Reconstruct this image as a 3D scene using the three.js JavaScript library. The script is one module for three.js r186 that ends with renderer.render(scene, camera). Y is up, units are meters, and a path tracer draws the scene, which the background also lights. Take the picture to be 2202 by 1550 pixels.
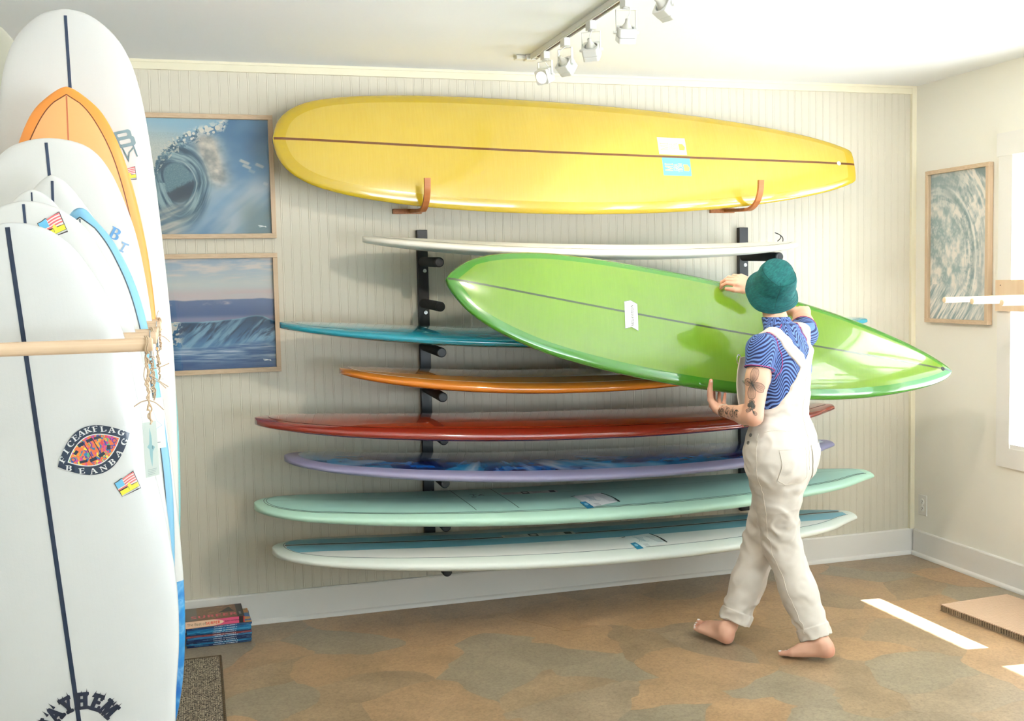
import * as THREE from 'three';
import { RoundedBoxGeometry } from 'three/addons/geometries/RoundedBoxGeometry.js';
import { mergeGeometries } from 'three/addons/utils/BufferGeometryUtils.js';

// ------------------------------------------------------------------ camera, sky, sun, exposure
const scene = new THREE.Scene();
const camera = new THREE.PerspectiveCamera(36.944, 2202 / 1550, 0.05, 200);
camera.rotation.order = 'YXZ';
camera.position.set(0, 1.5835, 5.137);
camera.rotation.set(-0.07335, -0.28724, -0.02167);
scene.add(camera);

const renderer = new THREE.WebGLRenderer({ antialias: true });
renderer.toneMapping = THREE.LinearToneMapping;
renderer.toneMappingExposure = 0.94;
renderer.shadowMap.enabled = true;
renderer.shadowMap.type = THREE.PCFSoftShadowMap;

const SKY = new THREE.Color(0.76, 1.0, 1.13);
scene.background = SKY;
scene.backgroundIntensity = 4.6;

const sun = new THREE.DirectionalLight(0xf0f6ff, 95);
sun.position.set(3.1 + 8, 1.06 * 8, 1.05 + 0.132 * 8);
sun.target.position.set(3.1, 0, 1.05);
sun.castShadow = true;
sun.shadow.mapSize.set(2048, 2048);
Object.assign(sun.shadow.camera, { left: -7, right: 7, top: 7, bottom: -7, near: 0.5, far: 40 });
scene.add(sun, sun.target);
const TRACK_INTENSITY = 2.5;

// ------------------------------------------------------------------ helpers
const V = (x, y, z) => new THREE.Vector3(x, y, z);
const V2 = (x, y) => new THREE.Vector2(x, y);
let seed = 20240611;
const rnd = () => { seed = (seed * 1664525 + 1013904223) >>> 0; return seed / 4294967296; };
const rr = (a, b) => a + (b - a) * rnd();
const clamp = (x, a, b) => Math.min(b, Math.max(a, x));
const lerp = (a, b, t) => a + (b - a) * t;
const smooth = (a, b, x) => { const t = clamp((x - a) / (b - a), 0, 1); return t * t * (3 - 2 * t); };
const hash = (x, y, s = 0) => { let h = Math.imul(x | 0, 374761393) ^ Math.imul(y | 0, 668265263) ^ Math.imul(s | 0, 1442695041); h = Math.imul(h ^ (h >>> 13), 1274126177); return ((h ^ (h >>> 16)) >>> 0) / 4294967296; };
// value noise; with a period it tiles
function noise2(x, y, s = 0, px = 0, py = 0) {
  const ix = Math.floor(x), iy = Math.floor(y), fx = x - ix, fy = y - iy, u = fx * fx * (3 - 2 * fx), v = fy * fy * (3 - 2 * fy);
  const w = (i, p) => (p ? ((i % p) + p) % p : i);
  const a = hash(w(ix, px), w(iy, py), s), b = hash(w(ix + 1, px), w(iy, py), s), c = hash(w(ix, px), w(iy + 1, py), s), d = hash(w(ix + 1, px), w(iy + 1, py), s);
  return lerp(lerp(a, b, u), lerp(c, d, u), v);
}
function fbm(x, y, s = 0, oct = 4, px = 0, py = 0) {
  let a = 0.5, sum = 0, n = 0;
  for (let i = 0; i < oct; i++) { sum += a * noise2(x, y, s + i * 17, px, py); n += a; a *= 0.5; x *= 2; y *= 2; px *= 2; py *= 2; }
  return sum / n;
}
const used = {};
function numbered(name) { const n = used[name] = (used[name] ?? -1) + 1; return n ? `${name}_${String(n).padStart(3, '0')}` : name; }
function shadowed(o) { o.castShadow = true; o.receiveShadow = true; return o; }
function thing(name, label, category, [x, y, z] = [0, 0, 0], group) {
  const o = new THREE.Group(); o.name = numbered(name); o.position.set(x, y, z);
  o.userData = { label, category }; if (group) o.userData.group = group;
  scene.add(o); return o;
}
function part(name, geo, mat, parent, label) {
  const m = shadowed(new THREE.Mesh(Array.isArray(geo) ? merged(geo) : geo, mat)); m.name = numbered(name);
  if (label) m.userData.label = label;
  parent.add(m); return m;
}
function struct(name, geo, mat, parent = scene) {
  const m = shadowed(new THREE.Mesh(Array.isArray(geo) ? merged(geo) : geo, mat)); m.name = name;
  if (parent === scene) m.userData.kind = 'structure';
  parent.add(m); return m;
}
function structGroup(name) { const g = new THREE.Group(); g.name = name; g.userData.kind = 'structure'; scene.add(g); return g; }
function merged(list) {
  const gs = list.map((g) => { const h = g.index ? g.toNonIndexed() : g.clone(); for (const k of Object.keys(h.attributes)) if (!['position', 'normal', 'uv'].includes(k)) h.deleteAttribute(k);
    if (!h.attributes.uv) h.setAttribute('uv', new THREE.BufferAttribute(new Float32Array(h.attributes.position.count * 2), 2)); return h; });
  return mergeGeometries(gs);
}
function box(w, h, d, x = 0, y = 0, z = 0, r = 0) {
  const g = r ? new RoundedBoxGeometry(w, h, d, 2, r) : new THREE.BoxGeometry(w, h, d);
  return g.translate(x, y, z);
}
// box with uv in metres
function mbox(x0, x1, y0, y1, z0, z1) {
  const g = new THREE.BoxGeometry(x1 - x0, y1 - y0, z1 - z0).translate((x0 + x1) / 2, (y0 + y1) / 2, (z0 + z1) / 2);
  const p = g.attributes.position, n = g.attributes.normal, uv = g.attributes.uv;
  for (let i = 0; i < p.count; i++) {
    if (Math.abs(n.getX(i)) > 0.5) uv.setXY(i, p.getZ(i), p.getY(i));
    else if (Math.abs(n.getY(i)) > 0.5) uv.setXY(i, p.getX(i), p.getZ(i));
    else uv.setXY(i, p.getX(i), p.getY(i));
  }
  return g;
}
function tube(pts, r, seg = 24, rad = 8, closed = false) {
  return new THREE.TubeGeometry(new THREE.CatmullRomCurve3(pts.map((p) => (p.isVector3 ? p : V(...p))), closed, 'centripetal'), seg, r, rad, closed);
}
function cyl(r0, r1, a, b, seg = 20) {      // cylinder from a (radius r0) to b (radius r1)
  a = a.isVector3 ? a : V(...a); b = b.isVector3 ? b : V(...b);
  const d = b.clone().sub(a), L = d.length(), g = new THREE.CylinderGeometry(r1, r0, L, seg).translate(0, L / 2, 0);
  g.applyQuaternion(new THREE.Quaternion().setFromUnitVectors(V(0, 1, 0), d.normalize()));
  return g.translate(a.x, a.y, a.z);
}
// ------------------------------------------------------------------ materials
const lin = (hex) => new THREE.Color(hex);
function std(color, roughness = 0.7, extra = {}) { return new THREE.MeshStandardMaterial({ color: lin(color), roughness, ...extra }); }
function phys(color, roughness, extra = {}) { return new THREE.MeshPhysicalMaterial({ color: lin(color), roughness, ...extra }); }
function dataTex(w, h, fn, { srgb = true, repeat = true } = {}) {
  const d = new Uint8Array(w * h * 4), c = [0, 0, 0, 255];
  for (let y = 0; y < h; y++) for (let x = 0; x < w; x++) { c[3] = 255; fn(x, y, c); d.set([clamp(c[0], 0, 255), clamp(c[1], 0, 255), clamp(c[2], 0, 255), c[3]], (y * w + x) * 4); }
  const t = new THREE.DataTexture(d, w, h); t.magFilter = THREE.LinearFilter; t.minFilter = THREE.LinearMipmapLinearFilter; t.generateMipmaps = true;
  if (repeat) t.wrapS = t.wrapT = THREE.RepeatWrapping;
  if (srgb) t.colorSpace = THREE.SRGBColorSpace; t.needsUpdate = true; return t;
}
function canvasTex(w, h, draw, srgb = true) {
  const c = document.createElement('canvas'); c.width = w; c.height = h; const g = c.getContext('2d'); draw(g, w, h);
  const t = new THREE.CanvasTexture(c); if (srgb) t.colorSpace = THREE.SRGBColorSpace; t.anisotropy = 8; return t;
}
const scaled = (t, sx, sy) => { const c = t.clone(); c.repeat.set(sx, sy); c.needsUpdate = true; return c; };

const fineNoise = dataTex(512, 512, (x, y, c) => { const v = 200 + 55 * fbm(x / 8, y / 8, 3, 4, 64, 64); c[0] = c[1] = c[2] = v; }, { srgb: false });
const clothBump = dataTex(256, 256, (x, y, c) => { const v = 128 + 60 * Math.sin(x * Math.PI / 4) * Math.sin(y * Math.PI / 4) + 50 * (hash(x, y, 5) - 0.5); c[0] = c[1] = c[2] = v; }, { srgb: false });
const woodTex = (light, dark, s) => { const a = lin(light).convertLinearToSRGB(), b = lin(dark).convertLinearToSRGB();
  return dataTex(256, 512, (x, y, c) => { const g = fbm(x / 10, y / 128, s, 4, 25.6 | 0, 4), f = 0.75 * g + 0.25 * Math.pow(fbm(x / 3, y / 64, s + 9, 3, 85, 8), 2); for (let i = 0; i < 3; i++) c[i] = 255 * lerp([a.r, a.g, a.b][i], [b.r, b.g, b.b][i], f); }); };
const pineTex = woodTex('#f0d8ba', '#d9b48c', 11), oakTex = woodTex('#dcc4a6', '#bb9d7c', 21), hookTex = woodTex('#c98245', '#8d4c1f', 31);
const M = {
  wall: std('#f6f2e6', 0.62), bead: std('#dad3c1', 0.5), ceiling: std('#f9fafa', 0.85), trim: std('#f1ede6', 0.42), trimCream: std('#efe7cc', 0.5),
  black: std('#17191d', 0.42), foam: std('#131417', 0.85), chrome: std('#c9cbcc', 0.25, { metalness: 1 }), white: std('#f2f1ec', 0.38), whitePlastic: std('#efece4', 0.4),
  glass: new THREE.MeshPhysicalMaterial({ color: 0xffffff, roughness: 0.0, transmission: 1, thickness: 0, ior: 1.45 }),
  pine: new THREE.MeshStandardMaterial({ map: pineTex, roughness: 0.5 }), oak: new THREE.MeshStandardMaterial({ map: oakTex, roughness: 0.55 }),
  hook: new THREE.MeshStandardMaterial({ map: hookTex, roughness: 0.45 }), dark: std('#0c0c0e', 0.7), paper: std('#f3f0e6', 0.8), twine: std('#cbb192', 0.9), ink: std('#22324a', 0.35), carbon: std('#30405a', 0.4),
};
// ------------------------------------------------------------------ the room
const XR = 3.858, XL = -1.12, ZF = 6.2, H = 2.6, T = 0.12, HB = 0.144;

// floor: torn brown paper glued down in overlapping sheets, each sheet a thin piece of its own
const paperTex = (s, base, dark) => { const a = lin(base).convertLinearToSRGB(), b = lin(dark).convertLinearToSRGB();
  return dataTex(512, 512, (x, y, c) => {
    const big = fbm(x / 85.34, y / 85.34, s, 4, 6, 6), crease = Math.pow(1 - Math.abs(2 * fbm(x / 11, y / 11, s + 5, 3, 0, 0) - 1), 7), fib = hash(x, y, s) * 0.5 + noise2(x / 5.12, y / 1.28, s + 2, 100, 400) * 0.5;
    const speck = Math.pow(fbm(x / 4, y / 4, s + 8, 2, 128, 128), 3);
    const f = clamp(0.15 + 0.75 * (big - 0.25) + 0.36 * (fib - 0.5) + 0.3 * crease + 0.6 * speck, 0, 1);
    for (let i = 0; i < 3; i++) c[i] = 255 * lerp([a.r, a.g, a.b][i], [b.r, b.g, b.b][i], f); }); };
const floorTones = [['#c49f74', '#947653'], ['#bd9a73', '#8f7656'], ['#b09a7c', '#83725a'], ['#aa9b80', '#80735d'], ['#c6a178', '#967a58'], ['#b49976', '#867155']];
const floorMats = floorTones.map(([a, b], i) => { const t = paperTex(60 + i * 13, a, b); t.repeat.set(1.1, 1.1); return new THREE.MeshPhysicalMaterial({ map: t, roughness: 0.42, bumpMap: t, bumpScale: 0.0006, clearcoat: 0.25, clearcoatRoughness: 0.3 }); });
const floor = struct('floor', mbox(XL - T, XR + T, -0.12, -0.0012, -T, ZF + T), floorMats[2]);
{
  const warp = (x, z) => [x + 0.26 * (fbm(x * 2.6, z * 2.3, 71, 3) - 0.5) + 0.06 * (fbm(x * 12, z * 12, 75, 2) - 0.5), z + 0.26 * (fbm(x * 2.6 + 40, z * 2.3, 72, 3) - 0.5) + 0.06 * (fbm(x * 12, z * 12 + 9, 76, 2) - 0.5)];
  const pts = [], cx = 0.36, cz = 0.27;
  for (let i = -2; i < 14; i++) for (let k = -2; k < 13; k++) pts.push([XL + (i + 0.5 + (k % 2 ? 0.35 : 0) + rr(-0.46, 0.46)) * cx, (k + 0.5 + rr(-0.46, 0.46)) * cz]);
  const clip = (poly, a, b, c) => { const out = []; for (let i = 0; i < poly.length; i++) { const p = poly[i], q = poly[(i + 1) % poly.length], dp = a * p[0] + b * p[1] - c, dq = a * q[0] + b * q[1] - c; if (dp <= 0) out.push(p); if (dp * dq < 0) { const t = dp / (dp - dq); out.push([lerp(p[0], q[0], t), lerp(p[1], q[1], t)]); } } return out; };
  for (const [x, z] of pts) {
    if (x < XL - 0.3 || x > XR + 0.3 || z < -0.3 || z > 3.2) continue;
    let poly = [[x - 1, z - 1], [x + 1, z - 1], [x + 1, z + 1], [x - 1, z + 1]];
    for (const [u, v] of pts) if ((u !== x || v !== z) && Math.hypot(u - x, v - z) < 1.4) poly = clip(poly, u - x, v - z, ((u * u + v * v) - (x * x + z * z)) / 2);
    const fine = [];
    for (let i = 0; i < poly.length; i++) { const p = poly[i], q = poly[(i + 1) % poly.length], n = Math.max(1, Math.round(Math.hypot(q[0] - p[0], q[1] - p[1]) / 0.035)); for (let k = 0; k < n; k++) fine.push(warp(lerp(p[0], q[0], k / n), lerp(p[1], q[1], k / n))); }
    for (const p of fine) { p[0] = clamp(p[0], XL + 0.001, XR - 0.001); p[1] = clamp(p[1], 0.001, 9); }
    const sh = new THREE.Shape(fine.map((p) => V2(p[0], -p[1])));
    const hgt = 0.0004 + 0.0008 * rnd();
    const g = new THREE.ExtrudeGeometry(sh, { depth: hgt, bevelEnabled: false, curveSegments: 1 }).rotateX(-Math.PI / 2).translate(0, -0.0012, 0);
    const uv = g.attributes.uv, ox = rnd(), oz = rnd(), ang = rr(0, 6.28), ca = Math.cos(ang), sa = Math.sin(ang);
    for (let i = 0; i < uv.count; i++) { const u = uv.getX(i), v = uv.getY(i); uv.setXY(i, u * ca - v * sa + ox, u * sa + v * ca + oz); }
    struct(numbered('paper_sheet'), g, floorMats[Math.floor(rnd() * floorMats.length)], floor);
  }
}
struct('ceiling', mbox(XL - T, XR + T, H, H + 0.12, -T, ZF + T), M.ceiling);

// back wall with beadboard: every narrow board a piece with a rounded bead along one edge
const wallBack = struct('wall_back', mbox(XL - T, XR + T, 0, H, -T, -0.012), M.bead);
{
  const p = 0.0428, sh = new THREE.Shape();
  sh.moveTo(0, -0.012); sh.lineTo(0, -0.0012); sh.lineTo(0.0011, 0); sh.lineTo(p - 0.0094, 0); sh.lineTo(p - 0.0083, -0.0012); sh.lineTo(p - 0.0072, -0.0001); sh.lineTo(p - 0.0047, 0.0004); sh.lineTo(p - 0.0011, -0.0001); sh.lineTo(p, -0.0012); sh.lineTo(p, -0.012);
  const slat = new THREE.ExtrudeGeometry(sh, { depth: H - HB + 0.02, bevelEnabled: false, curveSegments: 1 }).rotateX(-Math.PI / 2);   // runs up
  slat.applyMatrix4(new THREE.Matrix4().makeScale(1, 1, -1));
  { const ix = slat.index; const pos = slat.attributes.position.array, nn = slat.attributes.normal.array, uu = slat.attributes.uv.array;   // the mirror turned the faces inside out
    for (let t = 0; t < slat.attributes.position.count; t += 3) for (const [arr, n] of [[pos, 3], [nn, 3], [uu, 2]]) for (let k = 0; k < n; k++) { const a = (t + 1) * n + k, b = (t + 2) * n + k; [arr[a], arr[b]] = [arr[b], arr[a]]; }
    slat.computeVertexNormals(); void ix; }
  for (let x = XL; x < XR - 0.02; x += p) { const m = struct(numbered('bead_board'), slat, M.bead, wallBack); m.position.set(x, HB - 0.01, 0); }
}
// right wall with two near windows, a third and a glazed door further on
const holesR = [[0.767, 1.55, 0.726, 2.143], [1.73, 2.51, 0.726, 2.143], [2.72, 3.5, 0.726, 2.143], [3.95, 4.95, 0.02, 2.143]];
function wallWithHoles(name, holes, len, toWorld, mat) {   // wall as an extruded plate, holes [a0, a1, y0, y1] along it
  const sh = new THREE.Shape([V2(-T, 0), V2(len + T, 0), V2(len + T, H), V2(-T, H)]);
  for (const [a0, a1, y0, y1] of holes) sh.holes.push(new THREE.Path([V2(a0, y0), V2(a0, y1), V2(a1, y1), V2(a1, y0)]));
  const g = new THREE.ExtrudeGeometry(sh, { depth: T, bevelEnabled: false }); toWorld(g); return struct(name, g, mat);
}
wallWithHoles('wall_right', holesR, ZF, (g) => g.rotateY(-Math.PI / 2).translate(XR + T, 0, 0), M.wall);
const holesF = [[2.8, 4.6, 0.4, 2.2]];
wallWithHoles('wall_front', holesF, XR - XL, (g) => g.translate(XL, 0, ZF), M.wall);
struct('wall_left', mbox(XL - T, XL, 0, H, 0, ZF), M.wall);
// trims and baseboards
struct('trim_1', [mbox(XL, XR - 0.028, H - 0.042, H, 0.0005, 0.016), mbox(XL, XR - 0.028, H - 0.012, H, 0.016, 0.022)], M.trimCream);
struct('trim_2', [mbox(XR - 0.028, XR, HB, H, 0.0005, 0.02)], M.trimCream);
{
  const prof = (sgn) => { const s = new THREE.Shape(); s.moveTo(0, 0); s.lineTo(0.03 * sgn, 0); s.quadraticCurveTo(0.03 * sgn, 0.017, 0.0175 * sgn, 0.02); s.lineTo(0.0155 * sgn, 0.022); s.lineTo(0.0155 * sgn, HB - 0.006); s.lineTo(0.0125 * sgn, HB); s.lineTo(0, HB); return s; };
  const run = (name, L, place) => { const g = new THREE.ExtrudeGeometry(prof(1), { depth: L, bevelEnabled: false, curveSegments: 6 }); place(g); struct(name, g, M.trim); };
  run('baseboard_back', XR - XL, (g) => g.rotateY(-Math.PI / 2).translate(XR, 0, 0.0005));
  run('baseboard_right', 3.6, (g) => g.rotateY(Math.PI).translate(XR, 0, 3.6 + 0.03));
}
function windowUnit(n, a0, a1, y0, y1, depthOut, map, sash = true) {   // casing, sill, sash and panes; a along the wall, d inward from its inner face
  const g = structGroup('window_' + n), B = (A0, A1, Y0, Y1, D0, D1) => map(A0, A1, Y0, Y1, D0, D1), c = 0.092;
  struct(numbered('window_casing'), [B(a0 - c, a0, y0 - 0.02, y1, 0, 0.018), B(a1, a1 + c, y0 - 0.02, y1, 0, 0.018)], M.trim, g);
  struct(numbered('window_head'), [B(a0 - c - 0.012, a1 + c + 0.012, y1, y1 + 0.112, 0, 0.022)], M.trim, g);
  struct(numbered('window_apron'), [B(a0 - c, a1 + c, y0 - 0.118, y0 - 0.02, 0, 0.016)], M.trim, g);
  struct(numbered('window_sill'), [B(a0, a1, y0 - 0.02, y0 + 0.001, -T, 0.012)], M.trim, g);
  const d0 = -0.075, d1 = -0.04, f = 0.014;
  struct(numbered('window_sash'), [B(a0, a0 + f, y0, y1, d0, d1), B(a1 - f, a1, y0, y1, d0, d1), B(a0 + f, a1 - f, y0, y0 + 0.012, d0, d1), B(a0 + f, a1 - f, y1 - f, y1, d0, d1), B(a0 + f, a1 - f, (y0 + y1) / 2 - 0.018, (y0 + y1) / 2 + 0.018, d0, d1)], M.trim, g);
  struct(numbered('window_pane'), B(a0 + f, a1 - f, y0 + 0.012, (y0 + y1) / 2 - 0.018, -0.06, -0.056), M.glass, g);
  struct(numbered('window_pane'), B(a0 + f, a1 - f, (y0 + y1) / 2 + 0.018, y1 - f, -0.06, -0.056), M.glass, g);
}
const mapR = (A0, A1, Y0, Y1, D0, D1) => mbox(XR - D1, XR - D0, Y0, Y1, A0, A1), mapF = (A0, A1, Y0, Y1, D0, D1) => mbox(XL + A0, XL + A1, Y0, Y1, ZF - D1, ZF - D0);
holesR.slice(0, 3).forEach(([a0, a1, y0, y1], i) => windowUnit(i + 1, a0, a1, y0, y1, T, mapR));
holesF.forEach(([a0, a1, y0, y1], i) => windowUnit(i + 4, a0, a1, y0, y1, T, mapF));
{ // glazed door behind the camera
  const g = structGroup('door_1'), [a0, a1, y0, y1] = holesR[3];
  struct('door_casing', [mapR(a0 - 0.09, a0, 0, y1 + 0.09, 0, 0.018), mapR(a1, a1 + 0.09, 0, y1 + 0.09, 0, 0.018), mapR(a0, a1, y1, y1 + 0.09, 0, 0.018)], M.trim, g);
  struct('door_stile', [mapR(a0, a0 + 0.1, y0, y1, -0.07, -0.03), mapR(a1 - 0.1, a1, y0, y1, -0.07, -0.03), mapR(a0 + 0.1, a1 - 0.1, y0, y0 + 0.22, -0.07, -0.03), mapR(a0 + 0.1, a1 - 0.1, y1 - 0.1, y1, -0.07, -0.03)], M.trim, g);
  struct('door_pane', mapR(a0 + 0.1, a1 - 0.1, y0 + 0.22, y1 - 0.1, -0.053, -0.047), M.glass, g);
  struct('door_handle', [cyl(0.008, 0.008, [XR + 0.02, 1.0, a0 + 0.05], [XR - 0.03, 1.0, a0 + 0.05]), cyl(0.009, 0.009, [XR - 0.03, 1.0, a0 + 0.04], [XR - 0.03, 1.0, a0 + 0.17])], M.chrome, g);
}
// outside: pale paving and the porch roof that shades the windows
struct('ground', mbox(-30, 40, -0.3, -0.13, -30, 40), std('#dadad8', 0.9));
struct('roof', [mbox(XR + T + 0.002, 5.335, 2.45, 2.53, -1.5, ZF + 1), mbox(5.2, 5.335, 2.40, 2.45, -1.5, ZF + 1)], std('#d9d6cf', 0.8));
{ const g = structGroup('pillar'); for (const z of [-0.9, 3.6, 6.6]) struct(numbered('porch_post'), mbox(5.2, 5.3, -0.13, 2.4, z - 0.06, z + 0.06), M.trim, g); }
// ------------------------------------------------------------------ surfboards
// A board lies along x (nose at -L/2), deck up (+y), width along z. outline: [[distance from nose, half width], ...], nose first, tail last.
class Board {
  constructor({ L, outline, roundNose = true, thick = 0.066, noseRocker = 0.09, tailRocker = 0.04, n = 2.6, tipThick = 0.3, rows = 90, ring = 36, crown = 0.5 }) {
    Object.assign(this, { L, thick, noseRocker, tailRocker, n, tipThick, crown });
    const half = outline.map(([x, w]) => V(x, w, 0)), pts = roundNose ? [...outline.slice(1, 3).reverse().map(([x, w]) => V(x, -w, 0)), ...half] : half;
    const c = new THREE.CatmullRomCurve3(pts, false, 'centripetal'), all = c.getSpacedPoints(roundNose ? rows * 5 : rows * 4);
    let start = 0; if (roundNose) { let best = 1e9; all.forEach((p, i) => { if (p.x < 0.4 * L && Math.abs(p.y) + Math.abs(p.x) < best) { best = Math.abs(p.y) + Math.abs(p.x); start = i; } }); }
    this.prof = all.slice(start).map((p) => [Math.max(0, p.x), Math.max(0, p.y)]); this.prof[0] = [0, outline[0][1]];
    let last = -1; this.prof = this.prof.filter(([x]) => { if (x > last + 1e-5) { last = x; return true; } return false; });
    this.prof[this.prof.length - 1][0] = L;
    const xs = []; for (let i = 0; i <= rows; i++) { const t = i / rows; xs.push(L * (0.5 - 0.5 * Math.cos(Math.PI * t)) * 0.75 + L * t * 0.25); }
    for (const e of [0.0006, 0.002, 0.0045, 0.009, 0.016]) xs.push(e); xs.sort((a, b) => a - b); this.xs = xs; this.ring = ring;
  }
  halfW(x) { const p = this.prof; if (x <= p[0][0]) return p[0][1]; if (x >= this.L) return p[p.length - 1][1]; let a = 0, b = p.length - 1; while (b - a > 1) { const m = (a + b) >> 1; if (p[m][0] <= x) a = m; else b = m; } return lerp(p[a][1], p[b][1], (x - p[a][0]) / (p[b][0] - p[a][0])); }
  rocker(x) { const s = x / this.L; return this.noseRocker * Math.pow(Math.max(0, 1 - s / 0.55), 2.3) + this.tailRocker * Math.pow(Math.max(0, (s - 0.55) / 0.45), 2); }
  height(x) { const s = x / this.L, e = Math.pow(Math.max(0, 1 - Math.pow(Math.abs(2 * s - 1), 2.4)), 0.6), w = this.halfW(x); return Math.min(this.thick * lerp(this.tipThick, 1, e), 1.9 * w + 0.004); }
  top(x, z, off = 0) {      // point of the deck over (x, z)
    const w = Math.max(this.halfW(x), 1e-5), t = Math.min(1, Math.abs(z) / w), h = this.height(x);
    const y = this.rocker(x) + h * 0.5 * Math.pow(1 - Math.pow(t, this.n), 1 / this.n) * 1.0 + this.crown * h * 0.35 * (1 - t * t);
    return V(x - this.L / 2, y + off, z);
  }
  body(x0 = 0, x1 = this.L, off = 0) {      // the whole board, or a close skin over a length of it
    const { ring: R, n } = this, pos = [], uv = [], idx = [], rows = [];
    for (const x of [x0, ...this.xs.filter((q) => q > x0 + 1e-4 && q < x1 - 1e-4), x1]) {
      const w = this.halfW(x) + off, h = this.height(x) + 2 * off, r0 = this.rocker(x), row = [];
      for (let k = 0; k < R; k++) {
        const a = (k / R) * 2 * Math.PI, ca = Math.cos(a), sa = Math.sin(a), z = w * Math.sign(ca) * Math.pow(Math.abs(ca), 2 / n), t = w ? z / w : 0;
        const y = r0 + (h / 2) * Math.sign(sa) * Math.pow(Math.abs(sa), 2 / n) + (sa > 0 ? this.crown * h * 0.35 * (1 - t * t) : 0);
        row.push(pos.length / 3); pos.push(x - this.L / 2, y, z); uv.push(x, z);
      }
      rows.push(row);
    }
    for (let i = 0; i + 1 < rows.length; i++) for (let k = 0; k < R; k++) { const a = rows[i][k], b = rows[i][(k + 1) % R], c = rows[i + 1][k], d = rows[i + 1][(k + 1) % R]; idx.push(a, c, b, b, c, d); }
    const cap = (row, flip) => { const c = pos.length / 3; let y = 0; for (const i of row) y += pos[i * 3 + 1] / R; pos.push(pos[row[0] * 3], y, 0); uv.push(0, 0); const own = row.map((i) => { pos.push(pos[i * 3], pos[i * 3 + 1], pos[i * 3 + 2]); uv.push(0, 0); return pos.length / 3 - 1; }); for (let k = 0; k < R; k++) flip ? idx.push(c, own[k], own[(k + 1) % R]) : idx.push(c, own[(k + 1) % R], own[k]); };
    cap(rows[0], true); cap(rows[rows.length - 1], false);
    return geom(pos, uv, idx);
  }
  // patch of deck: x from x0 to x1, z from za(x) to zb(x); uv 0..1 over it (or metres)
  patch(x0, x1, za, zb, { off = 0.0006, nx = 60, nz = 12, metres = false, uvBox } = {}) {
    const pos = [], uv = [], idx = [];
    for (let i = 0; i <= nx; i++) for (let k = 0; k <= nz; k++) {
      const x = lerp(x0, x1, i / nx), a = za(x), b = zb(x), z = lerp(a, b, k / nz), p = this.top(x, z, off); pos.push(p.x, p.y, p.z);
      uv.push(...(metres ? [x, z] : uvBox ? uvBox(x, z) : [i / nx, 1 - k / nz]));
    }
    for (let i = 0; i < nx; i++) for (let k = 0; k < nz; k++) { const a = i * (nz + 1) + k, b = a + nz + 1; idx.push(a, a + 1, b, a + 1, b + 1, b); }
    return geom(pos, uv, idx);
  }
  panel(inset, { noseIn = inset, tailIn = inset, off = 0.0006, nx = 90, nz = 16, metres = true } = {}) {      // deck inside a band along the rail
    const wm = Math.max(...this.prof.map((p) => p[1])), e = (x) => Math.max(0.0005, this.halfW((x - noseIn) * this.L / (this.L - noseIn - tailIn)) * (wm - inset) / wm);
    const pos = [], uv = [], idx = [], x0 = noseIn, x1 = this.L - tailIn;
    for (let i = 0; i <= nx; i++) for (let k = 0; k <= nz; k++) { const x = lerp(x0, x1, 0.5 - 0.5 * Math.cos(Math.PI * i / nx)), w = e(x), z = lerp(-w, w, k / nz), p = this.top(x, z, off); pos.push(p.x, p.y, p.z); uv.push(x, z); }
    for (let i = 0; i < nx; i++) for (let k = 0; k < nz; k++) { const a = i * (nz + 1) + k, b = a + nz + 1; idx.push(a, a + 1, b, a + 1, b + 1, b); }
    this.edge = e; return geom(pos, uv, idx);
  }
  // ribbon along a path of (x, z) points lying on the deck
  ribbon(path, width, off = 0.0011) {
    const pos = [], uv = [], idx = [];
    for (let i = 0; i < path.length; i++) {
      const a = path[Math.max(0, i - 1)], b = path[Math.min(path.length - 1, i + 1)]; let dx = b[0] - a[0], dz = b[1] - a[1]; const l = Math.hypot(dx, dz) || 1; dx /= l; dz /= l;
      for (const s of [-1, 1]) { const p = this.top(clamp(path[i][0] - dz * s * width / 2, 0, this.L), path[i][1] + dx * s * width / 2, off); pos.push(p.x, p.y, p.z); uv.push(i, s); }
      if (i) { const q = 2 * i; idx.push(q - 2, q - 1, q, q - 1, q + 1, q); }
    }
    return geom(pos, uv, idx);
  }
  edgePath(inset, noseIn, tailIn, n = 120) { // closed-ish pinline round the panel
    this.panel(inset, { noseIn, tailIn, nx: 2, nz: 2 }); const out = [], L = this.L, xs = []; for (let i = 0; i <= n; i++) xs.push(lerp(noseIn, L - tailIn, Math.pow(i / n, 1.5)));
    for (let i = n; i >= 0; i--) out.push([xs[i], -this.edge(xs[i])]); for (let i = 0; i <= n; i++) out.push([xs[i], this.edge(xs[i])]); return out;
  }
}
function geom(pos, uv, idx) {
  const g = new THREE.BufferGeometry(); g.setAttribute('position', new THREE.BufferAttribute(new Float32Array(pos), 3)); g.setAttribute('uv', new THREE.BufferAttribute(new Float32Array(uv), 2)); g.setIndex(idx); g.computeVertexNormals(); return g;
}
const gloss = (color, r = 0.2) => phys(color, r, { clearcoat: 1, clearcoatRoughness: 0.03, ior: 1.52 });
const satin = (color, r = 0.42) => phys(color, r, { clearcoat: 0.15, clearcoatRoughness: 0.4 });
const decal = (w, h, draw, rough = 0.3) => new THREE.MeshPhysicalMaterial({ map: canvasTex(w, h, draw), transparent: true, alphaTest: 0.5, roughness: rough, clearcoat: 0.5, clearcoatRoughness: 0.05 });
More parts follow.
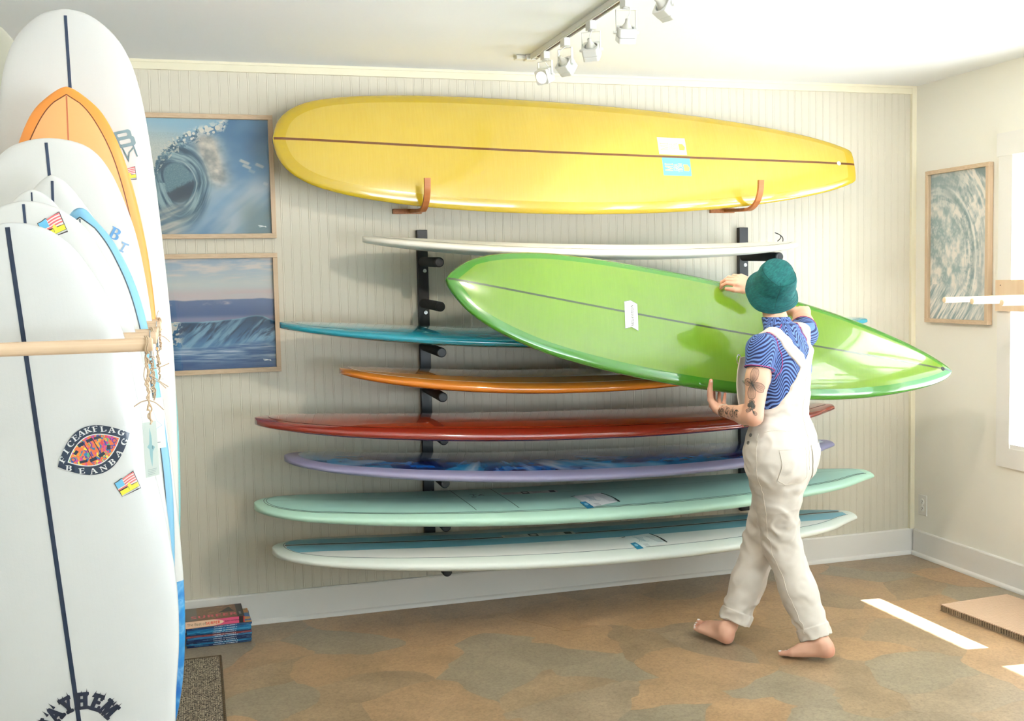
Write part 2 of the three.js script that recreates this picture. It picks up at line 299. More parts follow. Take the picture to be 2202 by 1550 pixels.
// put a board's nose at a point, its length along dir, its deck towards up
function stand(o, b, nose, dir, up) {
  const X = dir.clone().normalize(), Y = up.clone().addScaledVector(X, -up.dot(X)).normalize(), Z = X.clone().cross(Y);
  o.quaternion.setFromRotationMatrix(new THREE.Matrix4().makeBasis(X, Y, Z));
  o.position.copy(nose).sub(V(-b.L / 2, b.rocker(0), 0).applyQuaternion(o.quaternion)); return o;
}
// flat print on the deck: centre (cx, cz), `right` = direction of the print's right side in (x, z)
function print(b, name, cx, cz, w, h, rx, rz, mat, parent, { flip = 1, off = 0.0016, nx = 14, nz = 10, label } = {}) {
  const l = Math.hypot(rx, rz), r = [rx / l, rz / l], u = [r[1] * flip, -r[0] * flip], pos = [], uv = [], idx = [];
  for (let i = 0; i <= nx; i++) for (let k = 0; k <= nz; k++) { const a = (i / nx - 0.5) * w, c = (k / nz - 0.5) * h, p = b.top(cx + r[0] * a + u[0] * c, cz + r[1] * a + u[1] * c, off); pos.push(p.x, p.y, p.z); uv.push(i / nx, k / nz); }
  for (let i = 0; i < nx; i++) for (let k = 0; k < nz; k++) { const a = i * (nz + 1) + k, d = a + nz + 1; idx.push(a, d, a + 1, a + 1, d, d + 1); }
  return part(name, geom(pos, uv, idx), mat, parent, label);
}
const line = (x0, x1, z = 0, n = 80) => Array.from({ length: n + 1 }, (_, i) => [lerp(x0, x1, i / n), z]);

// ------------------------------------------------------------------ the wall rack's boards
const longOutline = (L, W, tail = 0.07, fullness = 1) => [[0, 0], [0.012, 0.062 * fullness], [0.05, 0.118 * fullness], [0.15, 0.178 * fullness], [0.35, 0.222 * W / 0.285], [0.65 * L / 2.9, 0.253 * W / 0.285], [1.15 * L / 2.9, 0.281 * W / 0.285], [1.55 * L / 2.9, W], [2.0 * L / 2.9, 0.268 * W / 0.285], [2.4 * L / 2.9, 0.222 * W / 0.285], [2.68 * L / 2.9, 0.165 * W / 0.285], [L - 0.06, (tail + 0.105) / 2], [L, tail]];
function deckGrain(a, b, s) { const p = lin(a).convertLinearToSRGB(), q = lin(b).convertLinearToSRGB(); return dataTex(512, 256, (x, y, c) => { const f = 0.6 * fbm(x / 64, y / 32, s, 4, 8, 8) + 0.4 * noise2(x / 2, y / 16, s + 3, 256, 16); c[0] = 255 * lerp(p.r, q.r, f); c[1] = 255 * lerp(p.g, q.g, f); c[2] = 255 * lerp(p.b, q.b, f); }); }
const rackUp = V(0, 1, 0.045);
function rackBoard(label, b, nose, tail, bodyMat) {
  const t = thing('surfboard', label, 'surfboard', [0, 0, 0]); stand(t, b, V(...nose), V(...tail).sub(V(...nose)), rackUp); part('board_body', b.body(), bodyMat, t); return t;
}
{ // yellow longboard on its edge in wooden hooks
  const L = 2.97, b = new Board({ L, thick: 0.075, noseRocker: 0.07, tailRocker: 0.03, crown: 0.75, outline: [[0, 0], [0.008, 0.045], [0.03, 0.1], [0.075, 0.15], [0.16, 0.198], [0.3, 0.235], [0.5, 0.263], [0.8, 0.284], [1.15, 0.292], [1.5, 0.288], [1.9, 0.27], [2.25, 0.238], [2.6, 0.188], [2.84, 0.134], [2.965, 0.088], [L, 0.082]] });
  const t = thing('surfboard', 'long yellow surfboard on its edge across two wooden hooks, highest on the wall', 'surfboard');
  stand(t, b, V(0.372, 2.226, 0.225), V(1, -0.0235, 0), V(0, 0.30, 0.95));
  part('board_body', b.body(), gloss('#c0a31c'), t);
  const dm = gloss('#efd04a'); dm.map = deckGrain('#d0b54c', '#c8ab3c', 5); dm.color.set(0xffffff); part('deck_panel', b.panel(0.05, { noseIn: 0.055, tailIn: 0.05 }), dm, t, 'paler yellow deck inside a deeper yellow rail band');
  part('stringer', b.ribbon(line(0.004, L - 0.004), 0.011), gloss('#6d3f14'), t, 'brown wooden stringer');
  const mig = (bg, fg, shape) => decal(512, 512, (g) => { g.fillStyle = bg; g.fillRect(0, 0, 512, 512); g.translate(256, 256); g.rotate(-Math.PI / 2); g.fillStyle = fg; g.textAlign = 'center'; g.font = '200px sans-serif'; g.fillText('MI', -20, -72); g.font = '108px sans-serif'; g.fillText('GRA', -20, 18); g.fillText('TION', -20, 104);
    g.fillStyle = shape; g.beginPath(); g.moveTo(-115, 128); g.lineTo(75, 122); g.lineTo(75, 195); g.lineTo(-20, 236); g.lineTo(-115, 218); g.closePath(); g.fill(); });
  const px = 1.935; print(b, 'logo_print', px, -0.057, 0.15, 0.092, 1, 0.0, mig('#f3ead6', '#ecd68a', '#ecd052'), t, { label: 'cream logo square reading MIGRATION' });
  print(b, 'logo_print', px + 0.012, 0.052, 0.15, 0.092, 1, 0.0, mig('#6fb3c4', '#e9dc7e', '#efdc6c'), t, { label: 'blue logo square reading MIGRATION' });
  part('leash_plug', (() => { const p = b.top(L - 0.1, 0, 0.001); return new THREE.CylinderGeometry(0.011, 0.011, 0.003, 24).translate(p.x, p.y, p.z); })(), std('#f5f3ea', 0.25), t);
}
{ // white, top of the rack
  const L = 2.17, b = new Board({ L, thick: 0.06, noseRocker: 0.0545, tailRocker: 0.045, tipThick: 0.35, outline: [[0, 0], [0.01, 0.04], [0.05, 0.085], [0.15, 0.14], [0.35, 0.2], [0.7, 0.253], [1.05, 0.268], [1.4, 0.258], [1.75, 0.215], [2.0, 0.15], [2.12, 0.085], [L, 0.03]] });
  const t = rackBoard('plain white surfboard lying on the topmost rack arms under the yellow board', b, [0.742, 1.782, 0.32], [2.925, 1.742, 0.33], satin('#f1ede0', 0.3));
  part('deck_panel', b.panel(0.03, { noseIn: 0.04, tailIn: 0.03 }), satin('#f4f1e6', 0.3), t); part('pinline', b.ribbon(b.edgePath(0.03, 0.04, 0.03), 0.003), std('#5d5a52', 0.5), t);
  const p = b.top(L - 0.13, 0.02), lp = []; for (let i = 0; i <= 20; i++) { const a = (i / 20) * 2 * Math.PI; lp.push(V(p.x + 0.02 + 0.03 * Math.sin(a / 2) * Math.cos(a) + 0.03 * i / 20, p.y + 0.004 + 0.042 * Math.sin(a / 2), p.z + 0.012 * Math.sin(a))); } part('leash_loop', tube(lp, 0.0022, 40, 6), M.dark, t);
}
{ // teal
  const L = 2.95, b = new Board({ L, thick: 0.07, noseRocker: 0.0865, tailRocker: 0.055, outline: longOutline(L, 0.285, 0.03, 0.9) });
  const t = rackBoard('glossy teal longboard lying on the wall rack behind the green board', b, [0.365, 1.413, 0.33], [3.31, 1.374, 0.33], gloss('#0f93a8'));
  part('deck_panel', b.panel(0.04, { noseIn: 0.05, tailIn: 0.04 }), gloss('#1a9db0'), t); part('stringer', b.ribbon(line(0.02, L - 0.02), 0.006), gloss('#0a6a7c'), t);
  print(b, 'logo_print', 0.92, 0.06, 0.5, 0.06, 1, 0, decal(1024, 128, (g) => { g.clearRect(0, 0, 1024, 128); g.strokeStyle = '#d5ecec'; g.lineWidth = 7; let s = 3; g.beginPath(); for (let x = 30; x < 980; x += 12) { s = (s * 73 + 19) % 101; const y = 64 + 34 * Math.sin(x / 23) * (0.4 + s / 160); x < 40 ? g.moveTo(x, y) : g.lineTo(x, y); } g.stroke(); }), t, { label: 'faint white script lettering' });
}
{ // orange
  const L = 2.05, b = new Board({ L, thick: 0.072, noseRocker: 0.0765, tailRocker: 0.04, outline: [[0, 0], [0.01, 0.05], [0.05, 0.105], [0.15, 0.165], [0.35, 0.222], [0.7, 0.266], [1.0, 0.276], [1.35, 0.262], [1.7, 0.215], [1.95, 0.14], [L, 0.07]] });
  const t = rackBoard('glossy orange surfboard lying on the wall rack directly above the red one', b, [0.618, 1.201, 0.33], [2.66, 1.165, 0.33], gloss('#df8428'));
  part('deck_panel', b.panel(0.035, { noseIn: 0.04, tailIn: 0.04 }), gloss('#d98d3c'), t); part('pinline', b.ribbon(b.edgePath(0.035, 0.04, 0.04), 0.0035), std('#f0e6d0', 0.3), t);
}
{ // red
  const L = 2.88, b = new Board({ L, thick: 0.08, noseRocker: 0.066, tailRocker: 0.045, outline: longOutline(L, 0.28, 0.03, 0.88) });
  const t = rackBoard('glossy dark red longboard lying on the wall rack between orange and lavender boards', b, [0.242, 0.998, 0.33], [3.115, 0.926, 0.33], gloss('#8e2a1c'));
  part('deck_panel', b.panel(0.045, { noseIn: 0.06, tailIn: 0.05 }), gloss('#a23a1e'), t, 'rust red deck'); part('pinline', b.ribbon(b.edgePath(0.045, 0.06, 0.05), 0.004), gloss('#6d1d12'), t);
}
{ // lavender with tie-dye deck
  const L = 2.75, b = new Board({ L, thick: 0.07, noseRocker: 0.092, tailRocker: 0.05, outline: longOutline(L, 0.28, 0.045, 1) });
  const t = rackBoard('lavender railed longboard with a blue tie-dye deck on the wall rack', b, [0.364, 0.826, 0.33], [3.105, 0.76, 0.33], satin('#8f8cab', 0.4));
  const dye = dataTex(1024, 256, (x, y, c) => {
    const X = x / 1024 * 2.75, Z = (y / 256 - 0.5) * 0.56, ang = Math.atan2(Z + 0.12, X - 0.95), r = Math.hypot(X - 0.95, (Z + 0.12) * 1.6), ray = fbm(ang * 9 + 30, r * 3, 5, 3), n = fbm(X * 6, Z * 14, 9, 5), m = fbm(X * 13 + 7, Z * 26, 12, 4);
    const w = clamp((ray * 0.75 + n * 0.5 - 0.5) * 3, 0, 1), k = clamp((m - 0.42) * 5, 0, 1), centre = Math.exp(-r * r * 9);
    let col = [lerp(28, 16, k), lerp(92, 26, k), lerp(172, 78, k)]; const cy = clamp((fbm(X * 5 + 3, Z * 9, 21, 3) - 0.4) * 4, 0, 1); col = [lerp(col[0], 30, cy * 0.6), lerp(col[1], 150, cy * 0.6), lerp(col[2], 196, cy * 0.6)];
    const wh = w * Math.exp(-Math.abs(r - 0.45) * 1.6); col = col.map((v, i) => lerp(v, [214, 222, 232][i], wh * 0.85)); col = col.map((v, i) => lerp(v, [88, 78, 110][i], centre * 0.9)); for (let i = 0; i < 3; i++) c[i] = col[i];
  });
  const dm = phys('#ffffff', 0.2, { map: dye, clearcoat: 0.9, clearcoatRoughness: 0.06 }), pg = b.panel(0.05, { noseIn: 0.06, tailIn: 0.06 }); { const u = pg.attributes.uv; for (let i = 0; i < u.count; i++) u.setXY(i, u.getX(i) / L, u.getY(i) / 0.56 + 0.5); }
  part('deck_panel', pg, dm, t, 'blue, white and purple tie-dye deck');
}
const labelStrip = decal(512, 96, (g) => { g.fillStyle = '#dfe0d8'; g.fillRect(0, 0, 512, 96); g.fillStyle = '#41464a'; g.fillRect(185, 6, 66, 84); g.fillRect(440, 10, 50, 70); g.fillStyle = '#dfe0d8'; g.beginPath(); g.arc(218, 48, 24, 0, 7); g.fill(); g.fillStyle = '#7a7e80'; for (let i = 0; i < 5; i++) { g.fillRect(20, 14 + i * 15, 130 - (i % 2) * 30, 5); g.fillRect(285, 14 + i * 15, 120 - (i % 3) * 20, 5); } }, 0.5);
const infoPrint = decal(512, 320, (g) => {
  g.clearRect(0, 0, 512, 320); g.fillStyle = '#eef1ef'; g.beginPath(); g.moveTo(40, 50); g.lineTo(390, 8); g.lineTo(470, 235); g.lineTo(120, 300); g.closePath(); g.fill();
  g.fillStyle = '#1f7fa8'; g.beginPath(); g.moveTo(52, 200); g.lineTo(120, 186); g.lineTo(165, 300); g.lineTo(80, 312); g.closePath(); g.fill(); g.fillStyle = '#8cc6dd'; g.beginPath(); g.arc(105, 240, 22, 0, 7); g.fill();
  g.strokeStyle = '#9fb8c0'; g.lineWidth = 6; for (let i = 0; i < 6; i++) { g.beginPath(); g.moveTo(150 + i * 22, 60 + i * 4); g.quadraticCurveTo(230, 150 + i * 12, 170 + i * 26, 180); g.stroke(); }
  g.fillStyle = '#a9adb0'; for (let i = 0; i < 9; i++) g.fillRect(310 + i * 9, 80 + i * 16, 96, 5); for (let i = 0; i < 4; i++) g.fillRect(190 + i * 4, 232 + i * 14, 60, 5);
  g.strokeStyle = '#15191c'; g.lineWidth = 16; g.beginPath(); g.moveTo(392, 14); g.quadraticCurveTo(470, 110, 492, 232); g.stroke(); g.lineWidth = 12; g.beginPath(); g.moveTo(20, 60); g.lineTo(70, 48); g.stroke();
}, 0.5);
{ // mint
  const L = 3.1, b = new Board({ L, thick: 0.085, noseRocker: 0.085, tailRocker: 0.05, outline: longOutline(L, 0.288, 0.07, 1.05) });
  const t = rackBoard('pale mint green longboard with thin dark pinlines, second lowest on the wall rack', b, [0.226, 0.624, 0.335], [3.33, 0.582, 0.335], satin('#b5dcc6', 0.36));
  part('deck_panel', b.panel(0.055, { noseIn: 0.05, tailIn: 0.05 }), satin('#a6d2c4', 0.42), t, 'slightly bluer mint deck');
  part('pinline', b.ribbon(b.edgePath(0.047, 0.042, 0.042), 0.0028), std('#27363a', 0.4), t); part('pinline', b.ribbon(b.edgePath(0.057, 0.053, 0.053), 0.0028), std('#27363a', 0.4), t); part('stringer', b.ribbon(line(0.06, L - 0.06), 0.0035), std('#7fae9f', 0.5), t);
  for (const x of [0.92, 1.12]) part('pinline', b.ribbon(Array.from({ length: 21 }, (_, i) => { const z = lerp(-0.2, 0.2, i / 20); return [x + 0.45 * z * z + 0.08 * z, z]; }), 0.0035), std('#27363a', 0.4), t);
  print(b, 'logo_print', 1.02, 0.0, 0.1, 0.09, 1, 0, decal(256, 256, (g) => { g.clearRect(0, 0, 256, 256); g.strokeStyle = '#27404a'; g.lineWidth = 14; g.beginPath(); g.moveTo(20, 60); g.lineTo(110, 60); g.moveTo(64, 60); g.lineTo(64, 130); g.moveTo(120, 130); g.lineTo(160, 70); g.lineTo(190, 130); g.moveTo(135, 106); g.lineTo(180, 106); g.stroke(); g.lineWidth = 8; for (let i = 0; i < 4; i++) { g.beginPath(); g.moveTo(20, 165 + i * 18); g.lineTo(90 - i * 8, 165 + i * 18); g.stroke(); } }), t);
  print(b, 'sticker', 1.27, -0.02, 0.28, 0.05, 1, 0, labelStrip, t); print(b, 'sticker', 1.54, 0.155, 0.22, 0.19, 1, 0, infoPrint, t, { off: 0.002 });
}
{ // white and blue
  const L = 2.94, b = new Board({ L, thick: 0.084, noseRocker: 0.075, tailRocker: 0.05, outline: longOutline(L, 0.286, 0.055, 1) });
  const t = rackBoard('white longboard with blue stripes along its deck, lowest on the wall rack', b, [0.296, 0.418, 0.335], [3.23, 0.36, 0.335], satin('#dfe5dc', 0.36));
  part('deck_panel', b.panel(0.055, { noseIn: 0.05, tailIn: 0.05 }), satin('#e6e4df', 0.42), t); part('pinline', b.ribbon(b.edgePath(0.055, 0.05, 0.05), 0.0028), std('#51646a', 0.4), t);
  b.panel(0.058, { noseIn: 0.053, tailIn: 0.053, nx: 2, nz: 2 }); const e = b.edge, x0 = 0.06, x1 = L - 0.06;
  for (const s of [-1, 1]) part('stripe', b.patch(x0, x1, (x) => (s < 0 ? -Math.min(0.1, e(x)) : 0.013), (x) => (s < 0 ? -0.013 : Math.max(0.0131, Math.min(0.1, e(x)))), { off: 0.0014, nx: 120, nz: 8 }), satin('#7ab2c4', 0.4), t, 'blue stripe');
  part('stringer', b.ribbon(line(0.055, L - 0.075), 0.013, 0.0016), std('#16181a', 0.35), t);
  print(b, 'sticker', 1.24, -0.012, 0.36, 0.05, 1, 0, labelStrip, t, { off: 0.0024 }); print(b, 'sticker', 1.71, 0.165, 0.21, 0.17, 1, 0, infoPrint, t, { off: 0.002 });
}

// ------------------------------------------------------------------ the boards standing on the left
const hex = dataTex(256, 256, (x, y, c) => { const X = x / 256 * 8, Y = y / 256 * 8 * 1.1547; let best = 9, sec = 9; for (let j = -1; j <= 10; j++) for (let i = -1; i <= 8; i++) { const d = Math.hypot(X - (i + (j & 1 ? 0.5 : 0)), Y - j * 0.9238); if (d < best) { sec = best; best = d; } else if (d < sec) sec = d; } const e = sec - best < 0.1 ? 205 : 225; c[0] = c[1] = c[2] = e; }, { srgb: false });
hex.repeat.set(11, 11);
const whiteFoam = (color = '#e6e6e2') => phys(color, 0.34, { clearcoat: 0.35, clearcoatRoughness: 0.25, bumpMap: hex, bumpScale: 0.0004 });
function flagDecal() { return decal(256, 256, (g) => {
  g.clearRect(0, 0, 256, 256); const P = (pts, f) => { g.beginPath(); pts.forEach(([x, y], i) => (i ? g.lineTo(x, y) : g.moveTo(x, y))); g.closePath(); g.fillStyle = f; g.fill(); };
  P([[6, 62], [50, 56], [96, 38], [112, 52], [248, 14], [250, 240], [30, 246]], '#2b2024'); P([[14, 70], [54, 64], [98, 46], [108, 60], [240, 24], [242, 150], [20, 160]], '#f3dcd8');
  g.strokeStyle = '#dd6a6c'; g.lineWidth = 15; for (let i = 0; i < 4; i++) { g.beginPath(); g.moveTo(106, 64 + i * 29); g.quadraticCurveTo(170, 38 + i * 29, 242, 34 + i * 29); g.stroke(); } g.beginPath(); g.moveTo(22, 160); g.lineTo(110, 146); g.stroke();
  P([[12, 68], [54, 62], [100, 44], [106, 130], [20, 142]], '#6cbde2'); P([[26, 178], [244, 154], [244, 206], [32, 232]], '#e6df3a'); P([[120, 210], [128, 150], [150, 118], [168, 152], [160, 212]], '#e9e04a'); g.fillStyle = '#8a8a3a'; g.fillRect(128, 160, 6, 40); P([[30, 232], [246, 210], [246, 226], [32, 244]], '#c9cbc6');
}, 0.35); }
const flagMat = flagDecal();
function standing(label, b, nose, tail, mat) {
  const t = thing('surfboard', label, 'surfboard'); stand(t, b, V(...nose), V(...tail).sub(V(...nose)), V(0, 0, 1)); part('board_body', b.body(), mat, t); return t;
}
{ // J and I: behind the tall one
  const L = 2.6, b = new Board({ L, noseRocker: 0.03, tailRocker: 0.02, outline: longOutline(L, 0.24, 0.08, 1) });
  standing('cream surfboard at the far left, mostly hidden behind the tallest white board', b, [-0.71, 2.55, 0.96], [-0.68, 0.027, 0.96], satin('#e4e2cf'));
  const L2 = 2.1, c = new Board({ L: L2, noseRocker: 0.03, tailRocker: 0.02, outline: longOutline(L2, 0.278, 0.09, 1) });
  const t = standing('white surfboard with a teal rail band, behind the tallest board', c, [-0.35, 2.1, 1.08], [-0.335, 0.027, 1.08], satin('#8fd2d6')); part('deck_panel', c.panel(0.022, { noseIn: 0.03, tailIn: 0.03 }), satin('#eef0ea'), t, 'white deck'); part('pinline', c.ribbon(c.edgePath(0.022, 0.03, 0.03), 0.004), std('#1d3c46', 0.4), t);
}
{ // A: the tallest
  const L = 2.476, b = new Board({ L, thick: 0.07, noseRocker: 0.06, tailRocker: 0.03, tipThick: 0.4, outline: [[0, 0], [0.004, 0.045], [0.02, 0.083], [0.057, 0.129], [0.095, 0.16], [0.154, 0.189], [0.249, 0.214], [0.42, 0.236], [0.729, 0.257], [1.121, 0.273], [1.44, 0.269], [1.84, 0.25], [2.15, 0.21], [2.35, 0.16], [2.476, 0.1]] });
  const t = standing('tallest white surfboard, standing at the back of the row behind the orange one', b, [-0.354, 2.497, 1.28], [-0.322, 0.027, 1.28], whiteFoam());
  part('stringer', b.ribbon(line(0.022, L - 0.05), 0.0095), M.carbon, t);
  // lettering; local -z is the photograph's right, local -x its up
  print(b, 'logo_print', 0.425, -0.11, 0.17, 0.07, -0.25, -1, decal(512, 256, (g) => { g.clearRect(0, 0, 512, 256); g.fillStyle = '#7d979e'; g.fillRect(70, 30, 44, 200); g.fillRect(70, 186, 110, 44); g.fillRect(215, 30, 44, 200); g.beginPath(); g.roundRect(300, 30, 180, 100, 30); g.fill(); g.beginPath(); g.roundRect(300, 110, 196, 120, 34); g.fill(); g.fillRect(300, 30, 60, 200); g.globalCompositeOperation = 'destination-out'; g.beginPath(); g.roundRect(346, 62, 96, 40, 14); g.fill(); g.beginPath(); g.roundRect(346, 140, 110, 52, 16); g.fill(); }), t);
  print(b, 'logo_print', 0.472, -0.118, 0.165, 0.065, -0.25, -1, decal(512, 200, (g) => { g.clearRect(0, 0, 512, 200); g.strokeStyle = '#6d8a92'; g.lineWidth = 14; g.lineCap = 'round'; g.beginPath(); g.moveTo(30, 50); g.lineTo(130, 40); g.moveTo(80, 45); g.lineTo(85, 160); g.moveTo(170, 60); g.quadraticCurveTo(150, 150, 190, 150); g.moveTo(160, 100); g.lineTo(210, 92); g.moveTo(320, 40); g.quadraticCurveTo(240, 40, 250, 130); g.quadraticCurveTo(260, 185, 330, 120); g.moveTo(370, 40); g.lineTo(390, 170); g.lineTo(420, 100); g.lineTo(480, 60); g.moveTo(480, 30); g.lineTo(486, 150); g.stroke(); }), t);
  print(b, 'sticker', 0.527, -0.163, 0.05, 0.05, -0.05, -1, flagMat, t, { label: 'small flag sticker' });
}
{ // B: orange, pointed
  const L = 2.197, b = new Board({ L, roundNose: false, noseRocker: 0.05, tailRocker: 0.02, outline: [[0, 0.003], [0.006, 0.02], [0.031, 0.056], [0.073, 0.098], [0.152, 0.138], [0.269, 0.174], [0.39, 0.2], [0.535, 0.222], [0.75, 0.238], [1.1, 0.236], [1.5, 0.225], [1.9, 0.19], [2.12, 0.12], [L, 0.06]] });
  const t = standing('orange surfboard with a pointed nose standing in front of the tallest board', b, [-0.342, 2.212, 1.5], [-0.364, 0.02, 1.5], satin('#f59a3e', 0.35));
  const e = (x) => Math.max(0.0004, b.halfW(x) - 0.03 - 0.012 * smooth(0.25, 0, x)), inner = (x) => Math.min(e(x), Math.max(0.0004, (x - 0.026) * 1.55)), xs = Array.from({ length: 81 }, (_, i) => lerp(0.026, L - 0.06, Math.pow(i / 80, 1.5)));
  const pos = [], uv = [], idx = []; xs.forEach((x, i) => { for (let k = 0; k <= 12; k++) { const z = lerp(-inner(x), inner(x), k / 12), p = b.top(x, z, 0.0006); pos.push(p.x, p.y, p.z); uv.push(x, z); } if (i) for (let k = 0; k < 12; k++) { const a = (i - 1) * 13 + k, d = a + 13; idx.push(a, a + 1, d, a + 1, d + 1, d); } });
  part('deck_panel', geom(pos, uv, idx), satin('#f8b573', 0.35), t, 'paler orange deck'); part('pinline', b.ribbon([...xs.slice().reverse().map((x) => [x, -inner(x)]), ...xs.map((x) => [x, inner(x)])], 0.0032), std('#7a3d1c', 0.4), t); part('stringer', b.ribbon(line(0.03, L - 0.07), 0.0045), std('#c9714a', 0.5), t);
}
{ // C
  const L = 2.009, b = new Board({ L, noseRocker: 0.05, tailRocker: 0.02, tipThick: 0.4, outline: [[0, 0], [0.004, 0.05], [0.023, 0.104], [0.053, 0.138], [0.107, 0.169], [0.176, 0.193], [0.284, 0.22], [0.42, 0.236], [0.7, 0.25], [0.976, 0.262], [1.2, 0.267], [1.42, 0.263], [1.6, 0.248], [1.714, 0.229], [1.85, 0.19], [2.009, 0.12]] });
  const t = standing('broad white surfboard with a blue marbled tail, standing in front of the orange board', b, [-0.385, 2.027, 1.7], [-0.296, 0.02, 1.7], whiteFoam());
  part('stringer', b.ribbon(line(0.014, L - 0.05), 0.0085), M.carbon, t);
  print(b, 'logo_print', 0.285, -0.163, 0.05, 0.05, 0.62, -1, decal(256, 256, (g) => { g.clearRect(0, 0, 256, 256); g.fillStyle = '#5b98cf'; g.font = 'bold 250px serif'; g.fillText('B', 40, 215); }, 0.4), t, { label: 'blue letter print' });
  print(b, 'logo_print', 0.325, -0.183, 0.04, 0.04, 0.62, -1, decal(256, 256, (g) => { g.clearRect(0, 0, 256, 256); g.strokeStyle = '#7fa6cc'; g.lineWidth = 30; g.beginPath(); g.moveTo(60, 60); g.lineTo(200, 50); g.moveTo(130, 55); g.lineTo(125, 220); g.moveTo(90, 220); g.lineTo(170, 215); g.stroke(); }, 0.4), t);
  const marble = dataTex(256, 512, (x, y, c) => { const n = fbm(x / 40, y / 90, 4, 5), v = fbm(x / 30 + n * 3, y / 60 + n * 2, 8, 4), w = Math.pow(1 - Math.abs(2 * v - 1), 6); c[0] = lerp(28, 150, w * 0.7); c[1] = lerp(98 + 60 * n, 205, w * 0.7); c[2] = lerp(190 + 30 * n, 240, w * 0.7); });
  const xb = 1.367; const tg = b.body(xb, L + 0.0008, 0.0008); { const u = tg.attributes.uv; for (let i = 0; i < u.count; i++) u.setXY(i, u.getY(i) * 2.2 + 0.5, u.getX(i) * 1.4); } part('tail_patch', tg, phys('#ffffff', 0.3, { map: marble, clearcoat: 0.4, clearcoatRoughness: 0.2 }), t, 'blue marbled tail');
}
{ // D: pointed
  const L = 1.89, b = new Board({ L, roundNose: false, noseRocker: 0.05, tailRocker: 0.02, outline: [[0, 0.003], [0.01, 0.022], [0.036, 0.048], [0.06, 0.066], [0.085, 0.084], [0.2, 0.145], [0.4, 0.205], [0.7, 0.245], [1.0, 0.255], [1.35, 0.235], [1.65, 0.18], [1.83, 0.11], [L, 0.05]] });
  const t = standing('white surfboard with a sharply pointed nose, in the middle of the standing row', b, [-0.354, 1.905, 1.88], [-0.385, 0.02, 1.88], whiteFoam()); part('stringer', b.ribbon(line(0.018, L - 0.05), 0.0072), M.carbon, t);
}
{ // E
  const L = 1.83, b = new Board({ L, noseRocker: 0.04, tailRocker: 0.02, outline: [[0, 0], [0.006, 0.02], [0.025, 0.045], [0.09, 0.09], [0.25, 0.155], [0.5, 0.21], [0.8, 0.238], [1.1, 0.236], [1.5, 0.19], [1.75, 0.11], [L, 0.05]] });
  const t = standing('white surfboard of which only the thin dark nose stripe shows above the flag-stickered board', b, [-0.388, 1.85, 2.04], [-0.391, 0.02, 2.04], whiteFoam()); part('stringer', b.ribbon(line(0.008, L - 0.05), 0.0035), M.carbon, t);
}
{ // F: blue rail
  const L = 1.771, b = new Board({ L, roundNose: false, noseRocker: 0.045, tailRocker: 0.02, outline: [[0, 0.004], [0.004, 0.014], [0.031, 0.036], [0.055, 0.056], [0.089, 0.079], [0.132, 0.1], [0.185, 0.121], [0.244, 0.138], [0.307, 0.151], [0.42, 0.169], [0.576, 0.186], [0.7, 0.196], [0.8, 0.199], [1.0, 0.193], [1.3, 0.16], [1.6, 0.1], [1.771, 0.03]] });
  const t = standing('white surfboard with a sky blue rail band and pointed nose', b, [-0.259, 1.791, 2.2], [-0.276, 0.02, 2.2], satin('#7fb9d8', 0.36));
  const e = (x) => Math.max(0.0004, b.halfW(x) - 0.019), inner = (x) => Math.min(e(x), Math.max(0.0004, (x - 0.024) * 1.3)), xs = Array.from({ length: 81 }, (_, i) => lerp(0.024, L - 0.05, Math.pow(i / 80, 1.5)));
  const pos = [], uv = [], idx = []; xs.forEach((x, i) => { for (let k = 0; k <= 12; k++) { const z = lerp(-inner(x), inner(x), k / 12), p = b.top(x, z, 0.0006); pos.push(p.x, p.y, p.z); uv.push(x, z); } if (i) for (let k = 0; k < 12; k++) { const a = (i - 1) * 13 + k, d = a + 13; idx.push(a, a + 1, d, a + 1, d + 1, d); } });
  part('deck_panel', geom(pos, uv, idx), satin('#efefe9', 0.36), t, 'white deck'); part('pinline', b.ribbon([...xs.slice().reverse().map((x) => [x, -inner(x)]), ...xs.map((x) => [x, inner(x)])], 0.003), std('#3b4c58', 0.4), t); part('stringer', b.ribbon(line(0.028, 0.055, 0, 8), 0.003), std('#3b4c58', 0.5), t);
}
{ // G
  const L = 1.776, b = new Board({ L, noseRocker: 0.045, tailRocker: 0.02, tipThick: 0.4, outline: [[0, 0], [0.003, 0.03], [0.017, 0.068], [0.033, 0.091], [0.05, 0.112], [0.078, 0.134], [0.128, 0.158], [0.18, 0.179], [0.229, 0.194], [0.288, 0.21], [0.4, 0.227], [0.567, 0.24], [0.75, 0.25], [0.95, 0.252], [1.3, 0.22], [1.6, 0.15], [1.776, 0.08]] });
  const t = standing('white surfboard with a flag sticker at its nose, just behind the frontmost board', b, [-0.364, 1.794, 2.38], [-0.287, 0.02, 2.38], whiteFoam()); part('stringer', b.ribbon(line(0.008, L - 0.05), 0.0062), M.carbon, t);
  print(b, 'sticker', 0.06, -0.056, 0.058, 0.058, -0.3, -1, flagMat, t, { label: 'small flag sticker' });
}
